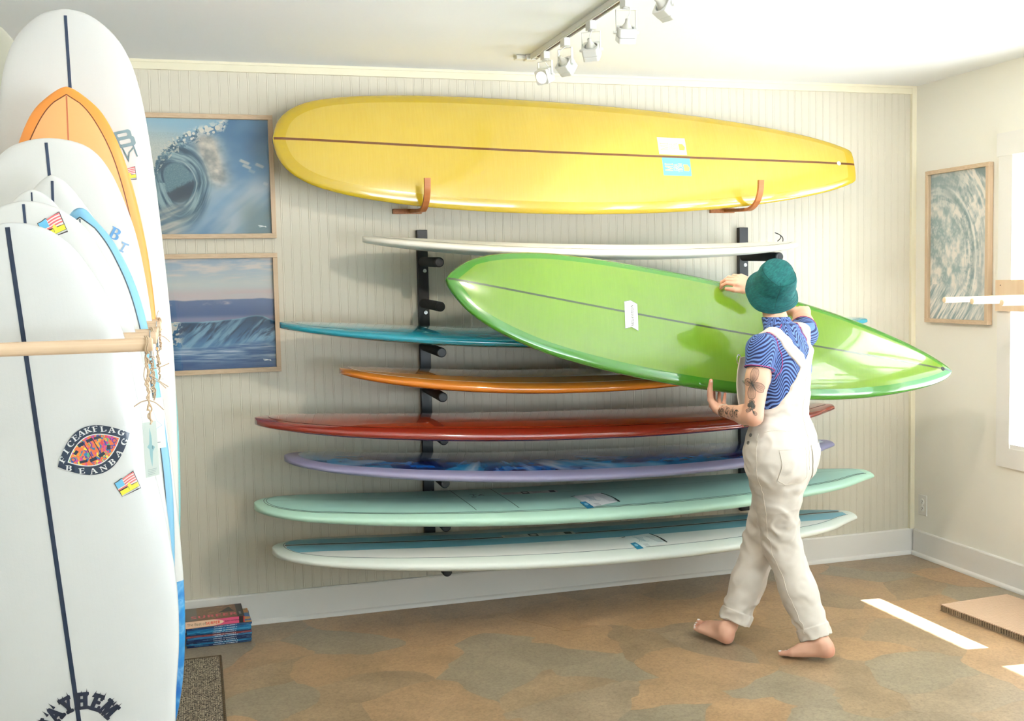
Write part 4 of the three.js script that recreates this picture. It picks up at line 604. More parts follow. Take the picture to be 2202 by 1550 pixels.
// ------------------------------------------------------------------ price tags hanging on twine from the dowel tips
{
  const knotty = (x, y0, y1, z, amp, s) => { const p = []; for (let i = 0; i <= 22; i++) { const u = i / 22; p.push(V(x + amp * 1.6 * (noise2(i * 1.3, s, 4) - 0.5) + amp * 0.3 * Math.sin(i * 2.1 + s), lerp(y0, y1, u), z + amp * 1.6 * (noise2(i * 1.1, s + 9, 4) - 0.5))); } return p; };
  const fishTag = decal(256, 400, (g) => { g.fillStyle = '#b4beb6'; g.fillRect(0, 0, 256, 400); g.fillStyle = '#7aa0a4'; g.beginPath(); g.moveTo(128, 40); g.quadraticCurveTo(165, 130, 150, 170); g.lineTo(205, 190); g.lineTo(158, 220); g.quadraticCurveTo(150, 290, 128, 330); g.quadraticCurveTo(100, 270, 98, 200); g.lineTo(60, 180); g.lineTo(100, 160); g.closePath(); g.fill(); g.fillStyle = '#4f7378'; g.beginPath(); g.arc(160, 190, 14, 0, 7); g.fill(); g.fillStyle = '#8d9a96'; for (let i = 0; i < 4; i++) g.fillRect(40, 345 + i * 12, 170 - i * 12, 5); }, 0.6);
  const paleTag = decal(256, 400, (g) => { g.fillStyle = '#f3f1ea'; g.fillRect(0, 0, 256, 400); g.strokeStyle = '#b9c9da'; g.lineWidth = 6; g.beginPath(); g.moveTo(90, 60); g.lineTo(150, 180); g.lineTo(220, 220); g.lineTo(140, 240); g.lineTo(120, 330); g.lineTo(90, 220); g.lineTo(40, 200); g.closePath(); g.stroke(); g.fillStyle = '#a5a9ac'; g.fillRect(60, 350, 120, 6); }, 0.6);
  const tag = (label, x, z, yDowel, yKnot, w, h, mat, roll, s) => {
    const t = thing('price_tag', label, 'tag', [x, yKnot, z]), top = yDowel - yKnot + 0.016;
    const loop = []; for (let i = 0; i < 16; i++) { const a = (i / 16) * 2 * Math.PI; loop.push(V(0.002 * Math.sin(3 * a), top - 0.0165 + 0.018 * Math.sin(a), 0.018 * Math.cos(a))); }
    part('twine_loop', [tube(loop, 0.0019, 40, 6, true), tube(loop.map((p) => p.clone().add(V(0.004, 0, 0))), 0.0017, 40, 6, true)], M.twine, t);
    part('twine', [tube(knotty(0, top - 0.034, 0.0, 0, 0.0045, s), 0.0019, 60, 6), tube(knotty(0.001, top - 0.034, 0.0, 0, 0.0055, s + 2), 0.0017, 60, 6), tube(knotty(-0.001, top - 0.034, 0.03, 0.002, 0.006, s + 4), 0.0017, 60, 6)], M.twine, t);
    part('bow', [tube([V(0, 0.052, 0), V(-0.014, 0.05, 0.002), V(-0.03, 0.04, 0.003)], 0.0012, 16, 6), tube([V(0, 0.052, 0), V(0.014, 0.046, 0.002), V(0.03, 0.03, 0.003)], 0.0012, 16, 6), tube([V(0, 0.085, 0), V(-0.007, 0.1, 0.002), V(-0.005, 0.12, 0.003), V(0, 0.13, 0)], 0.0012, 16, 6)], M.twine, t);
    const c = part('card', new THREE.BoxGeometry(w, h, 0.0008), [M.paper, M.paper, M.paper, M.paper, mat, M.paper], t); c.position.set(0, -h / 2 + 0.006, 0.001); c.rotation.set(0.02, roll, 0.03);
  };
  tag('grey-green price tag with a fish drawing hanging on long twine from the front dowel', -0.096, 2.72, 1.466, 1.295, 0.036, 0.118, fishTag, 0.72, 1);
  tag('white price tag with a faint drawing, behind the grey-green fish tag', -0.101, 2.25, 1.468, 1.30, 0.045, 0.13, paleTag, 0.3, 5);
  tag('white price tag seen nearly edge-on in front of the lower wave photograph', -0.1, 1.555, 1.474, 1.385, 0.045, 0.105, paleTag, 0.9, 9);
  { const t = thing('key_ring', 'small metal clip and cord hanging from the second dowel', 'clip', [-0.097, 1.468, 2.44]); part('ring', new THREE.TorusGeometry(0.017, 0.0014, 8, 32).rotateY(Math.PI / 2).translate(0, 0.0005, 0), M.chrome, t); part('clip', [box(0.007, 0.026, 0.004, 0, -0.031, 0, 0.0015), new THREE.TorusGeometry(0.005, 0.0012, 8, 20).translate(0, -0.05, 0)], M.chrome, t); part('cord', [tube(knotty(0, -0.055, -0.13, 0, 0.005, 3), 0.0018, 40, 6), tube([V(0, -0.075, 0), V(0.02, -0.07, 0.004), V(0.04, -0.062, 0.004)], 0.0012, 16, 6), tube([V(0, -0.09, 0), V(0.018, -0.105, 0.004), V(0.036, -0.118, 0.004)], 0.0012, 16, 6)], M.twine, t); }
  { const t = thing('key_ring', 'metal swivel clip with a knotted cord hanging from a dowel farther back', 'clip', [-0.097, 1.474, 1.92]); part('ring', new THREE.TorusGeometry(0.017, 0.0014, 8, 32).rotateY(Math.PI / 2).translate(0, 0.0005, 0), M.chrome, t); part('clip', [box(0.008, 0.036, 0.005, 0, -0.036, 0, 0.0015), new THREE.TorusGeometry(0.006, 0.0014, 8, 20).translate(0, -0.06, 0)], M.chrome, t); part('cord', [tube(knotty(0, -0.066, -0.15, 0, 0.006, 7), 0.0022, 40, 6), tube(knotty(0.002, -0.066, -0.12, 0, 0.006, 8), 0.002, 40, 6)], M.twine, t); }
}
// ------------------------------------------------------------------ rug under the standing boards
{
  const rugTex = dataTex(512, 512, (x, y, c) => { const r = hash(x >> 2, y >> 2, 3), row = 0.5 + 0.5 * Math.sin(x * Math.PI / 4), f = hash(x, y, 7); const v = r < 0.3 ? [74, 66, 56] : r < 0.7 ? [150, 136, 114] : [186, 172, 146]; const k = 0.72 + 0.2 * row + 0.16 * f; c[0] = v[0] * k; c[1] = v[1] * k; c[2] = v[2] * k; });
  rugTex.repeat.set(1.9, 1.9); const rm = new THREE.MeshStandardMaterial({ map: rugTex, roughness: 1, bumpMap: rugTex, bumpScale: 0.004 });
  const t = thing('rug', 'flat woven grey-brown rug under the standing boards', 'rug', [0, 0, 0]);
  part('weave', mbox(-0.78, 0.052, 0.0002, 0.0095, 0.44, 2.9), rm, t);
  const e = std('#a2937b', 1); e.map = rugTex; part('binding', [tube([V(0.056, 0.006, 0.432), V(0.054, 0.006, 1.5), V(0.056, 0.006, 2.9)], 0.0058, 60, 8), tube([V(-0.78, 0.006, 0.436), V(-0.3, 0.006, 0.434), V(0.056, 0.006, 0.432)], 0.005, 30, 8)], e, t, 'paler bound edge');
}
// ------------------------------------------------------------------ ribbed cardboard slab at the right
{
  const t = thing('cardboard_slab', 'thick ribbed beige cardboard slab lying on the floor by the right wall', 'cardboard', [3.305, 0, 0.945]); t.rotation.y = 0.07;
  const W = 0.40, D = 1.05, h = 0.03, tan = std('#c2a68c', 0.85), core = std('#6f604c', 0.95), corr = std('#a08c70', 0.95);
  part('bottom_liner', mbox(0, W, 0.0005, 0.003, 0, D), corr, t); part('core', mbox(0.004, W - 0.004, 0.003, h - 0.003, 0.004, D - 0.004), core, t);
  const rib = new THREE.CylinderGeometry(0.0042, 0.0042, W, 8, 1).rotateZ(Math.PI / 2).scale(1, 0.8, 1); part('top_liner', mbox(0, W, h - 0.003, h - 0.0006, 0, D), tan, t);
  for (let z = 0.006, k = 0; z < D - 0.004; z += 0.0125, k++) { const r = part('rib', rib, tan, t); r.position.set(W / 2, h - 0.0008, z); }
  const sh = []; for (let z = 0.004, k = 0; z < D; z += 0.011 + 0.006 * rnd(), k++) sh.push(box(0.003, h - 0.007, 0.004 + 0.003 * rnd(), 0.003, h / 2, z), box(0.0025, 0.003, 0.008, 0.0028, h / 2 + 0.006 * Math.sin(k * 2.1), z)); part('flute', sh, corr, t);
}
// ------------------------------------------------------------------ book and magazines
{
  const stack = []; const spines = ['#1d3f70', '#1b6fa6', '#2a87b8', '#16507e', '#8e3a38', '#2f6f9f', '#1a2c58', '#18244c', '#1f6d99', '#1a2a52'];
  let y = 0.0006;
  const pageMat = std('#e6e4da', 0.85);
  for (let i = 0; i < 10; i++) {
    const k = 9 - i, h = 0.0072 + 0.0022 * rnd(), w = 0.275 + 0.008 * rnd(), d = 0.212 + 0.004 * rnd(), col = spines[k];
    const tex = canvasTex(512, 32, (g) => { g.fillStyle = col; g.fillRect(0, 0, 512, 32); for (let j = 0; j < 26; j++) { g.fillStyle = ['#4fa3cb', '#0f2347', '#7fc0d8', col][j % 4]; g.globalAlpha = 0.4; g.fillRect((hash(j, i, 2) * 512) | 0, (hash(j, i, 3) * 32) | 0, 20 + 70 * hash(j, i, 4), 4 + 8 * hash(j, i, 5)); } g.globalAlpha = 1; g.fillStyle = '#e8edf0'; g.font = 'bold 17px sans-serif'; g.fillText(k % 2 ? 'VOLUME 1' + k + '  NUMBER ' + (k + 1) : 'VOLUME 12 NUMBER ' + (k + 1), 200 + 20 * hash(i, 1, 3), 22); });
    const t = thing('magazine', ['topmost of the magazines, with a green and blue cover, just under the hardcover book', 'second magazine below the hardcover book, with a bright blue spine', 'third magazine below the hardcover book, with a light blue spine', 'magazine with a dark blue spine just above the red one', 'magazine with the only red spine in the stack', 'magazine with a pale blue spine just below the red one', 'second magazine below the red one, with a navy spine', 'third magazine below the red one, with a dark navy spine', 'second magazine from the bottom of the stack, with a blue spine', 'bottommost magazine of the stack, on the floor'][k], 'magazine', [0.056 + rr(-0.003, 0.003), y, 0.155 + rr(-0.003, 0.003)], 'magazines stacked on the floor by the rug');
    t.rotation.y = 0.0 + rr(-0.02, 0.02) + (k === 0 ? 0.06 : 0);
    const top = k === 0 ? new THREE.MeshStandardMaterial({ roughness: 0.3, map: dataTex(128, 128, (x, yy, c) => { const n = fbm(x / 24, yy / 24, 4, 3), m = fbm(x / 20 + 9, yy / 20, 8, 3); put(c, m > 0.52 ? [222, 150, 70] : mix3([54, 140, 120], [60, 110, 180], clamp(n * 3 - 1, 0, 1))); }) }) : std(col, 0.35);
    part('pages', box(w - 0.004, h - 0.0012, d - 0.004, 0.0, h / 2, -0.001), pageMat, t);
    part('cover', [box(w, 0.0006, d, 0, 0.0003, 0), box(w, 0.0006, d, 0, h - 0.0003, 0)], top, t);
    part('spine', new THREE.BoxGeometry(w, h - 0.0002, 0.0012).translate(0, h / 2, d / 2), [std(col), std(col), std(col), std(col), new THREE.MeshStandardMaterial({ map: tex, roughness: 0.35 }), std(col)], t);
    stack.push(t); y += h + 0.0003;
  }
  const w = 0.262, d = 0.2, h = 0.029, t = thing('book', 'hardcover book with a pink spine lying on top of the magazine stack', 'book', [0.035, y + 0.0005, 0.16]); t.rotation.y = 0.035;
  const coverTex = canvasTex(512, 400, (g) => { g.fillStyle = '#7d5a3e'; g.fillRect(0, 0, 512, 400); g.fillStyle = '#6f665a'; g.fillRect(0, 0, 120, 400); for (let i = 0; i < 60; i++) { g.fillStyle = ['#c98a4a', '#a8703a', '#59402e', '#d6a866'][i % 4]; g.globalAlpha = 0.5; g.fillRect(180 + 240 * hash(i, 1, 1), 400 * hash(i, 2, 1), 30 * hash(i, 3, 1) + 6, 14); } g.globalAlpha = 1; g.fillStyle = '#16181c'; g.beginPath(); g.moveTo(300, 220); g.lineTo(400, 60); g.lineTo(420, 160); g.lineTo(440, 210); g.closePath(); g.fill(); g.fillRect(455, 0, 57, 400); g.fillStyle = '#dcdcd8'; g.font = '24px sans-serif'; g.save(); g.translate(490, 330); g.rotate(-Math.PI / 2); g.fillText('SURFER', 0, 0); g.restore(); g.fillStyle = '#e0586a'; g.save(); g.translate(60, 330); g.font = 'bold 110px sans-serif'; g.fillText('SURFER', 0, 0); g.restore(); });
  const spineTex = canvasTex(1024, 112, (g) => { g.fillStyle = '#e05a80'; g.fillRect(0, 0, 1024, 112); g.fillStyle = '#efc9a8'; g.beginPath(); g.ellipse(250, 56, 420, 66, 0, 0, 7); g.fill(); g.fillStyle = '#6b5a44'; g.font = '62px sans-serif'; g.fillText('The Best of', 60, 78); g.fillStyle = '#e8452f'; g.font = 'bold 66px sans-serif'; g.fillText('SURFER', 370, 80); g.fillStyle = '#3a2a30'; g.font = 'bold 28px sans-serif'; g.fillText('BARRY HOFFMANN', 690, 66); g.fillStyle = '#17151a'; g.fillRect(930, 0, 70, 112); g.fillStyle = '#c23a34'; g.fillRect(1000, 0, 24, 112); });
  const red = std('#b5322c', 0.45), cm = new THREE.MeshStandardMaterial({ map: coverTex, roughness: 0.35 });
  part('pages', box(w - 0.01, h - 0.006, d - 0.008, -0.001, h / 2, -0.001), pageMat, t); part('back_cover', box(w, 0.003, d, 0, 0.0015, 0, 0.001), red, t);
  part('front_cover', new THREE.BoxGeometry(w, 0.003, d).translate(0, h - 0.0015, 0), [red, red, cm, red, red, red], t, 'brown cover with a surfer and pink lettering'); part('spine', new THREE.BoxGeometry(w, h, 0.003).translate(0, h / 2, d / 2), [red, red, red, red, new THREE.MeshStandardMaterial({ map: spineTex, roughness: 0.4 }), red], t, 'pink spine with lettering');
}
// ------------------------------------------------------------------ the green board in the person's hands
const GREEN = { nose: V(1.002, 1.594, 0.805), tail: V(3.487, 1.114, 0.805), up: V(0.05, 0.47, 0.88) };
const greenBoard = new Board({ L: 2.531, roundNose: false, thick: 0.07, noseRocker: 0.06, tailRocker: 0.03, crown: 0.8, tipThick: 0.25, outline: [[0, 0.004], [0.012, 0.028], [0.045, 0.068], [0.1, 0.118], [0.18, 0.163], [0.28, 0.2], [0.444, 0.24], [0.62, 0.262], [0.8, 0.275], [1.1, 0.283], [1.4, 0.277], [1.65, 0.26], [1.85, 0.235], [2.05, 0.196], [2.2, 0.157], [2.36, 0.104], [2.46, 0.06], [2.515, 0.026], [2.531, 0.004]] });
{
  const b = greenBoard, L = b.L, t = thing('surfboard', 'glossy lime green surfboard carried by the person in the teal hat', 'surfboard'); stand(t, b, GREEN.nose, GREEN.tail.clone().sub(GREEN.nose), GREEN.up);
  part('board_body', b.body(), gloss('#3a7d1a'), t);
  const e = (x) => Math.max(0.0004, b.halfW(x) - 0.042), inner = (x) => Math.min(e(x), Math.max(0.0004, (x - 0.045) * 1.15), Math.max(0.0004, (L - 0.03 - x) * 0.9)), xs = Array.from({ length: 111 }, (_, i) => lerp(0.045, L - 0.03, 0.5 - 0.5 * Math.cos(Math.PI * i / 110)));
  const pos = [], uv = [], idx = []; xs.forEach((x, i) => { for (let k = 0; k <= 16; k++) { const z = lerp(-inner(x), inner(x), k / 16), p = b.top(x, z, 0.0006); pos.push(p.x, p.y, p.z); uv.push(x, z); } if (i) for (let k = 0; k < 16; k++) { const a = (i - 1) * 17 + k, d = a + 17; idx.push(a, a + 1, d, a + 1, d + 1, d); } });
  const dm = gloss('#ffffff'); dm.map = deckGrain('#6a8f27', '#638720', 15);
  part('deck_panel', geom(pos, uv, idx), dm, t, 'bright yellow-green deck inside a darker rail band'); part('stringer', b.ribbon(line(0.006, L - 0.006), 0.009), gloss('#3b4a2c'), t, 'dark stringer line');
  print(b, 'logo_print', 0.835, 0.01, 0.072, 0.15, 1, 0, decal(256, 512, (g) => { g.clearRect(0, 0, 256, 512); g.fillStyle = '#55605a'; g.beginPath(); g.moveTo(14, 50); g.lineTo(128, 8); g.lineTo(242, 50); g.lineTo(242, 504); g.lineTo(128, 462); g.lineTo(14, 504); g.closePath(); g.fill(); g.fillStyle = '#f2f3ee'; g.beginPath(); g.moveTo(20, 56); g.lineTo(128, 16); g.lineTo(236, 56); g.lineTo(236, 494); g.lineTo(128, 454); g.lineTo(20, 494); g.closePath(); g.fill(); g.save(); g.translate(128, 262); g.rotate(-Math.PI / 2); g.fillStyle = '#3c443f'; g.font = '600 62px sans-serif'; g.textAlign = 'center'; g.fillText('MIGRATION', 0, 40); g.fillRect(-10, -50, 20, 5); g.restore(); }), t, { label: 'white pennant shaped logo reading MIGRATION' });
  const p = b.top(L - 0.062, 0.0, 0.0012); part('leash_plug', [new THREE.TorusGeometry(0.0085, 0.0022, 8, 24).rotateX(Math.PI / 2).translate(p.x, p.y, p.z), new THREE.CylinderGeometry(0.0085, 0.0085, 0.002, 24).translate(p.x, p.y - 0.0005, p.z)], std('#2d2f31', 0.3), t);
}
// ------------------------------------------------------------------ modelling from distance fields
const smin = (a, b, k) => { const h = Math.max(k - Math.abs(a - b), 0) / k; return Math.min(a, b) - h * h * k * 0.25; };
const smax = (a, b, k) => -smin(-a, -b, k);
function cone(px, py, pz, c) {      // tapered capsule c = [a, b, ra, rb]
  const a = c[0], b = c[1], dx = b.x - a.x, dy = b.y - a.y, dz = b.z - a.z, ux = px - a.x, uy = py - a.y, uz = pz - a.z;
  const t = clamp((ux * dx + uy * dy + uz * dz) / (dx * dx + dy * dy + dz * dz + 1e-12), 0, 1), x = ux - dx * t, y = uy - dy * t, z = uz - dz * t;
  return Math.sqrt(x * x + y * y + z * z) - (c[2] + (c[3] - c[2]) * t);
}
function netted(f, lo, hi, h) {      // surface of f = 0, cells of size h
  const nx = Math.ceil((hi.x - lo.x) / h) + 1, ny = Math.ceil((hi.y - lo.y) / h) + 1, nz = Math.ceil((hi.z - lo.z) / h) + 1, val = new Float32Array(nx * ny * nz), at = (i, j, k) => (k * ny + j) * nx + i, B = 4;
  for (let k0 = 0; k0 < nz; k0 += B) for (let j0 = 0; j0 < ny; j0 += B) for (let i0 = 0; i0 < nx; i0 += B) {
    const d = f(lo.x + (i0 + 1.5) * h, lo.y + (j0 + 1.5) * h, lo.z + (k0 + 1.5) * h), far = Math.abs(d) > h * 7;
    for (let k = k0; k < Math.min(k0 + B, nz); k++) for (let j = j0; j < Math.min(j0 + B, ny); j++) for (let i = i0; i < Math.min(i0 + B, nx); i++) val[at(i, j, k)] = far ? d : f(lo.x + i * h, lo.y + j * h, lo.z + k * h);
  }
  const id = new Int32Array(nx * ny * nz).fill(-1), pos = [], idx = [], step = [1, nx, nx * ny];
  for (let k = 0; k < nz - 1; k++) for (let j = 0; j < ny - 1; j++) for (let i = 0; i < nx - 1; i++) {
    const o = at(i, j, k); let sx = 0, sy = 0, sz = 0, n = 0, neg = 0; const v = [];
    for (let c = 0; c < 8; c++) { const q = val[o + (c & 1) + ((c >> 1) & 1) * nx + (c >> 2) * nx * ny]; v.push(q); if (q < 0) neg++; }
    if (neg === 0 || neg === 8) continue;
    for (let c = 0; c < 8; c++) for (let e = 0; e < 3; e++) { const d = c | (1 << e); if (d === c) continue; if (v[c] < 0 !== v[d] < 0) { const t = v[c] / (v[c] - v[d]); sx += (c & 1) + (e === 0 ? t : 0); sy += ((c >> 1) & 1) + (e === 1 ? t : 0); sz += (c >> 2) + (e === 2 ? t : 0); n++; } }
    id[o] = pos.length / 3; pos.push(lo.x + (i + sx / n) * h, lo.y + (j + sy / n) * h, lo.z + (k + sz / n) * h);
  }
  for (let k = 1; k < nz - 1; k++) for (let j = 1; j < ny - 1; j++) for (let i = 1; i < nx - 1; i++) {
    const o = at(i, j, k), s = val[o] < 0;
    for (let e = 0; e < 3; e++) { if (s === val[o + step[e]] < 0) continue; const u = step[(e + 1) % 3], w = step[(e + 2) % 3], a = id[o], b = id[o - u], c = id[o - u - w], d = id[o - w]; if (a < 0 || b < 0 || c < 0 || d < 0) continue; s ? idx.push(a, b, c, a, c, d) : idx.push(a, c, b, a, d, c); }
  }
  const nor = [], E = h * 0.5; for (let i = 0; i < pos.length; i += 3) { const [x, y, z] = [pos[i], pos[i + 1], pos[i + 2]], gx = f(x + E, y, z) - f(x - E, y, z), gy = f(x, y + E, z) - f(x, y - E, z), gz = f(x, y, z + E) - f(x, y, z - E), l = Math.hypot(gx, gy, gz) || 1; nor.push(gx / l, gy / l, gz / l); }
  const g = new THREE.BufferGeometry(); g.setAttribute('position', new THREE.BufferAttribute(new Float32Array(pos), 3)); g.setAttribute('normal', new THREE.BufferAttribute(new Float32Array(nor), 3)); g.setAttribute('uv', new THREE.BufferAttribute(new Float32Array(pos.length / 3 * 2), 2)); g.setIndex(idx); return g;
}
const gradOf = (f, p, e = 0.002) => V(f(p.x + e, p.y, p.z) - f(p.x - e, p.y, p.z), f(p.x, p.y + e, p.z) - f(p.x, p.y - e, p.z), f(p.x, p.y, p.z + e) - f(p.x, p.y, p.z - e)).normalize();
function settle(f, p, off = 0) { p = p.clone(); for (let i = 0; i < 14; i++) { const d = f(p.x, p.y, p.z) - off; if (Math.abs(d) < 1e-4) break; p.addScaledVector(gradOf(f, p), -d * 0.8); } return p; }
// a sheet lying on the field f: marches from origin + u, v along dir
function laid(f, o, u, v, dir, off, nu = 24, nv = 24) {
  const pos = [], uv = [], idx = [];
  for (let i = 0; i <= nu; i++) for (let k = 0; k <= nv; k++) { const p = o.clone().addScaledVector(u, i / nu - 0.5).addScaledVector(v, k / nv - 0.5); let t = 0; for (let s = 0; s < 60; s++) { const d = f(p.x + dir.x * t, p.y + dir.y * t, p.z + dir.z * t) - off; if (d < 2e-4 || t > 0.4) break; t += d * 0.75; } p.addScaledVector(dir, t); pos.push(p.x, p.y, p.z); uv.push(i / nu, k / nv); }
  for (let i = 0; i < nu; i++) for (let k = 0; k < nv; k++) { const a = i * (nv + 1) + k, d = a + nv + 1; idx.push(a, d, a + 1, a + 1, d, d + 1); }
  return geom(pos, uv, idx);
}
// ------------------------------------------------------------------ the person
{
  const P = thing('person', 'barefoot person in a teal bucket hat and white overalls, carrying the green board', 'person', [2.36, 0, 1.13]), O = P.position.clone();
  const J = {
    pelvis: V(2.355, 0.86, 1.13), neck: V(2.395, 1.36, 1.075), skull: V(2.38, 1.535, 1.015), shL: V(2.243, 1.283, 1.17), shR: V(2.548, 1.327, 1.0), elL: V(2.180, 1.012, 1.218), wrL: V(2.158, 1.012, 0.985), elR: V(2.66, 1.415, 0.80), wrR: V(2.447, 1.532, 0.765),
    hipL: V(2.29, 0.85, 1.17), hipR: V(2.42, 0.85, 1.09), knL: V(2.358, 0.44, 1.135), knR: V(2.355, 0.42, 0.972), anL: V(2.435, 0.075, 1.315), anR: V(2.186, 0.07, 0.995),
  };
  const ca = Math.cos(0.52), sa = Math.sin(0.52), R = V(ca, 0, -sa), B = V(sa, 0, ca);      // the torso's right and back
  const mid = (v) => V(lerp(2.355, 2.395, v / 0.5), 0.86 + v, lerp(1.13, 1.078, v / 0.5));
  const local = (x, y, z) => { const v = y - 0.86, k = v / 0.5, dx = x - (2.355 + 0.04 * k), dz = z - (1.13 - 0.052 * k); return [dx * R.x + dz * R.z, v, dx * B.x + dz * B.z]; };
  const tab = (t, v) => { if (v <= t[0][0]) return t[0]; for (let i = 1; i < t.length; i++) if (v <= t[i][0]) { let k = (v - t[i - 1][0]) / (t[i][0] - t[i - 1][0]); k = k * k * (3 - 2 * k); return t[i].map((q, j) => lerp(t[i - 1][j], q, k)); } return t[t.length - 1]; };
  // height over the pelvis, half width, half depth, middle (towards the back)
  const shape = [[-0.2, 0.03, 0.03, 0.008], [-0.15, 0.085, 0.072, 0.012], [-0.09, 0.128, 0.096, 0.012], [-0.03, 0.142, 0.1, 0.013], [0.05, 0.138, 0.096, 0.008], [0.14, 0.124, 0.088, -0.004], [0.24, 0.132, 0.09, 0.002], [0.33, 0.146, 0.098, 0.008], [0.4, 0.142, 0.094, 0.01], [0.45, 0.11, 0.078, 0.008], [0.49, 0.07, 0.062, 0.004], [0.53, 0.054, 0.054, 0]];
  const trunk = (x, y, z, grow = 0) => { const [u, v, w] = local(x, y, z), s = tab(shape, v), k = Math.hypot(u / s[1], (w - s[3]) / s[2]); let d = (k - 1) * Math.min(s[1], s[2]) * (k > 1 ? 1.05 : 1) - grow; return Math.max(d, v - 0.515 - grow * 0.3, -0.19 - v - grow); };
  const m = (a, b, t) => a.clone().lerp(b, t);
  const forearmBulgeL = m(J.elL, J.wrL, 0.28), forearmBulgeR = m(J.elR, J.wrR, 0.28);
  const shoulders = [[mid(0.44).addScaledVector(R, -0.05), J.shL, 0.05, 0.051], [mid(0.45).addScaledVector(R, 0.05), J.shR, 0.05, 0.05]];
  const armL = [[J.shL, m(J.shL, J.elL, 0.45), 0.049, 0.0475], [m(J.shL, J.elL, 0.45), J.elL, 0.0475, 0.038], [J.elL, forearmBulgeL, 0.037, 0.0395], [forearmBulgeL, J.wrL, 0.0395, 0.0245]];
  const armR = [[J.shR, m(J.shR, J.elR, 0.45), 0.049, 0.046], [m(J.shR, J.elR, 0.45), J.elR, 0.046, 0.037], [J.elR, forearmBulgeR, 0.036, 0.038], [forearmBulgeR, J.wrR, 0.038, 0.0245]];
  const leg = (h, k, a) => { const c = m(k, a, 0.3).add(V(0.002, 0, 0.004)); return [[h, k, 0.08, 0.05], [k, c, 0.046, 0.045], [c, a, 0.045, 0.033]]; };
  const legs = [...leg(J.hipL, J.knL, J.anL), ...leg(J.hipR, J.knR, J.anR)];
  const neckC = [[J.neck.clone().add(V(0, -0.06, 0.004)), J.skull.clone().add(V(0.004, -0.062, -0.004)), 0.056, 0.046]];
  const group = (list, k) => (x, y, z) => { let d = 1e3; for (const c of list) d = smin(d, cone(x, y, z, c), k); return d; };
  const fArmL = group([shoulders[0], ...armL], 0.02), fArmR = group([shoulders[1], ...armR], 0.02), fLegs = group(legs, 0.02), fNeck = group(neckC, 0.02);
  // feet: heel on the floor, pointing along fwd; lift turns the toes up
  function foot(heel, fwd, lift, left, ankle) {
    const F = fwd.clone().normalize(), S = V(-F.z, 0, F.x).multiplyScalar(left ? 1 : -1), U = V(0, 1, 0);   // S: towards the little toe
    const F2 = F.clone().multiplyScalar(Math.cos(lift)).addScaledVector(U, Math.sin(lift)), U2 = S.clone().multiplyScalar(left ? 1 : -1).cross(F2).multiplyScalar(1).normalize(); if (U2.y < 0) U2.negate();
    const at = (f, s, u) => heel.clone().addScaledVector(F2, f).addScaledVector(S, s).addScaledVector(U2, u), c = [];
    c.push([at(0.028, 0, 0.028), at(0.032, 0, 0.036), 0.028, 0.03], [at(0.035, 0, 0.045), ankle, 0.03, 0.034], [at(0.05, 0, 0.055), at(0.13, -0.012, 0.034), 0.033, 0.023], [at(0.03, 0.006, 0.022), at(0.15, 0.032, 0.016), 0.023, 0.016], [at(0.04, -0.008, 0.026), at(0.163, -0.026, 0.02), 0.02, 0.02], [at(0.12, 0, 0.022), at(0.158, 0.01, 0.017), 0.022, 0.016]);
    const toes = [[0.168, -0.03, 0.212, -0.028, 0.0125, 0.0115], [0.168, -0.01, 0.206, -0.007, 0.0095, 0.0082], [0.164, 0.006, 0.198, 0.01, 0.009, 0.0078], [0.158, 0.02, 0.188, 0.024, 0.0086, 0.0075], [0.15, 0.033, 0.176, 0.037, 0.0082, 0.0075]].map(([f0, s0, f1, s1, r0, r1], i) => [at(f0, s0, r0 + 0.004), at(f1, s1, r1 + (i === 0 ? 0.003 : 0.001)), r0, r1]);
    const f = (x, y, z) => { let d = 1e3; for (const q of c) d = smin(d, cone(x, y, z, q), 0.022); let t = 1e3; for (const q of toes) t = Math.min(t, cone(x, y, z, q)); d = smin(d, t, 0.008); const up = (x - heel.x) * U2.x + (y - heel.y) * U2.y + (z - heel.z) * U2.z; return smax(d, 0.0015 - up, 0.006); };
    return { f, lo: V(Math.min(heel.x, at(0.22, 0, 0).x) - 0.07, -0.004, Math.min(heel.z, at(0.22, 0, 0).z) - 0.07), hi: V(Math.max(heel.x, at(0.22, 0, 0).x) + 0.07, 0.17, Math.max(heel.z, at(0.22, 0, 0).z) + 0.07), at, toes, F2, U2, S };
  }
  const footL = foot(V(2.462, 0.0185, 1.368), V(-0.72, 0, -0.69), -0.075, true, J.anL), footR = foot(V(2.166, 0.001, 1.042), V(-0.38, 0, -0.925), 0.16, false, J.anR);
  // hands
  function hand(wrist, dir, normal, thumbSide, curl, spread, thumb) {
    const D = dir.clone().normalize(), N = normal.clone().addScaledVector(D, -normal.dot(D)).normalize(), S = thumbSide.clone().addScaledVector(D, -thumbSide.dot(D)).addScaledVector(N, -thumbSide.dot(N)).normalize(), at = (d, s, n) => wrist.clone().addScaledVector(D, d).addScaledVector(S, s).addScaledVector(N, n);
    const palm = [], fingers = [], base = [0.028, 0.0095, -0.0095, -0.027], out = [0.088, 0.093, 0.088, 0.078], len = [[0.042, 0.025, 0.021], [0.046, 0.028, 0.022], [0.042, 0.026, 0.021], [0.033, 0.02, 0.019]], rad = [0.0086, 0.0088, 0.0083, 0.0074];
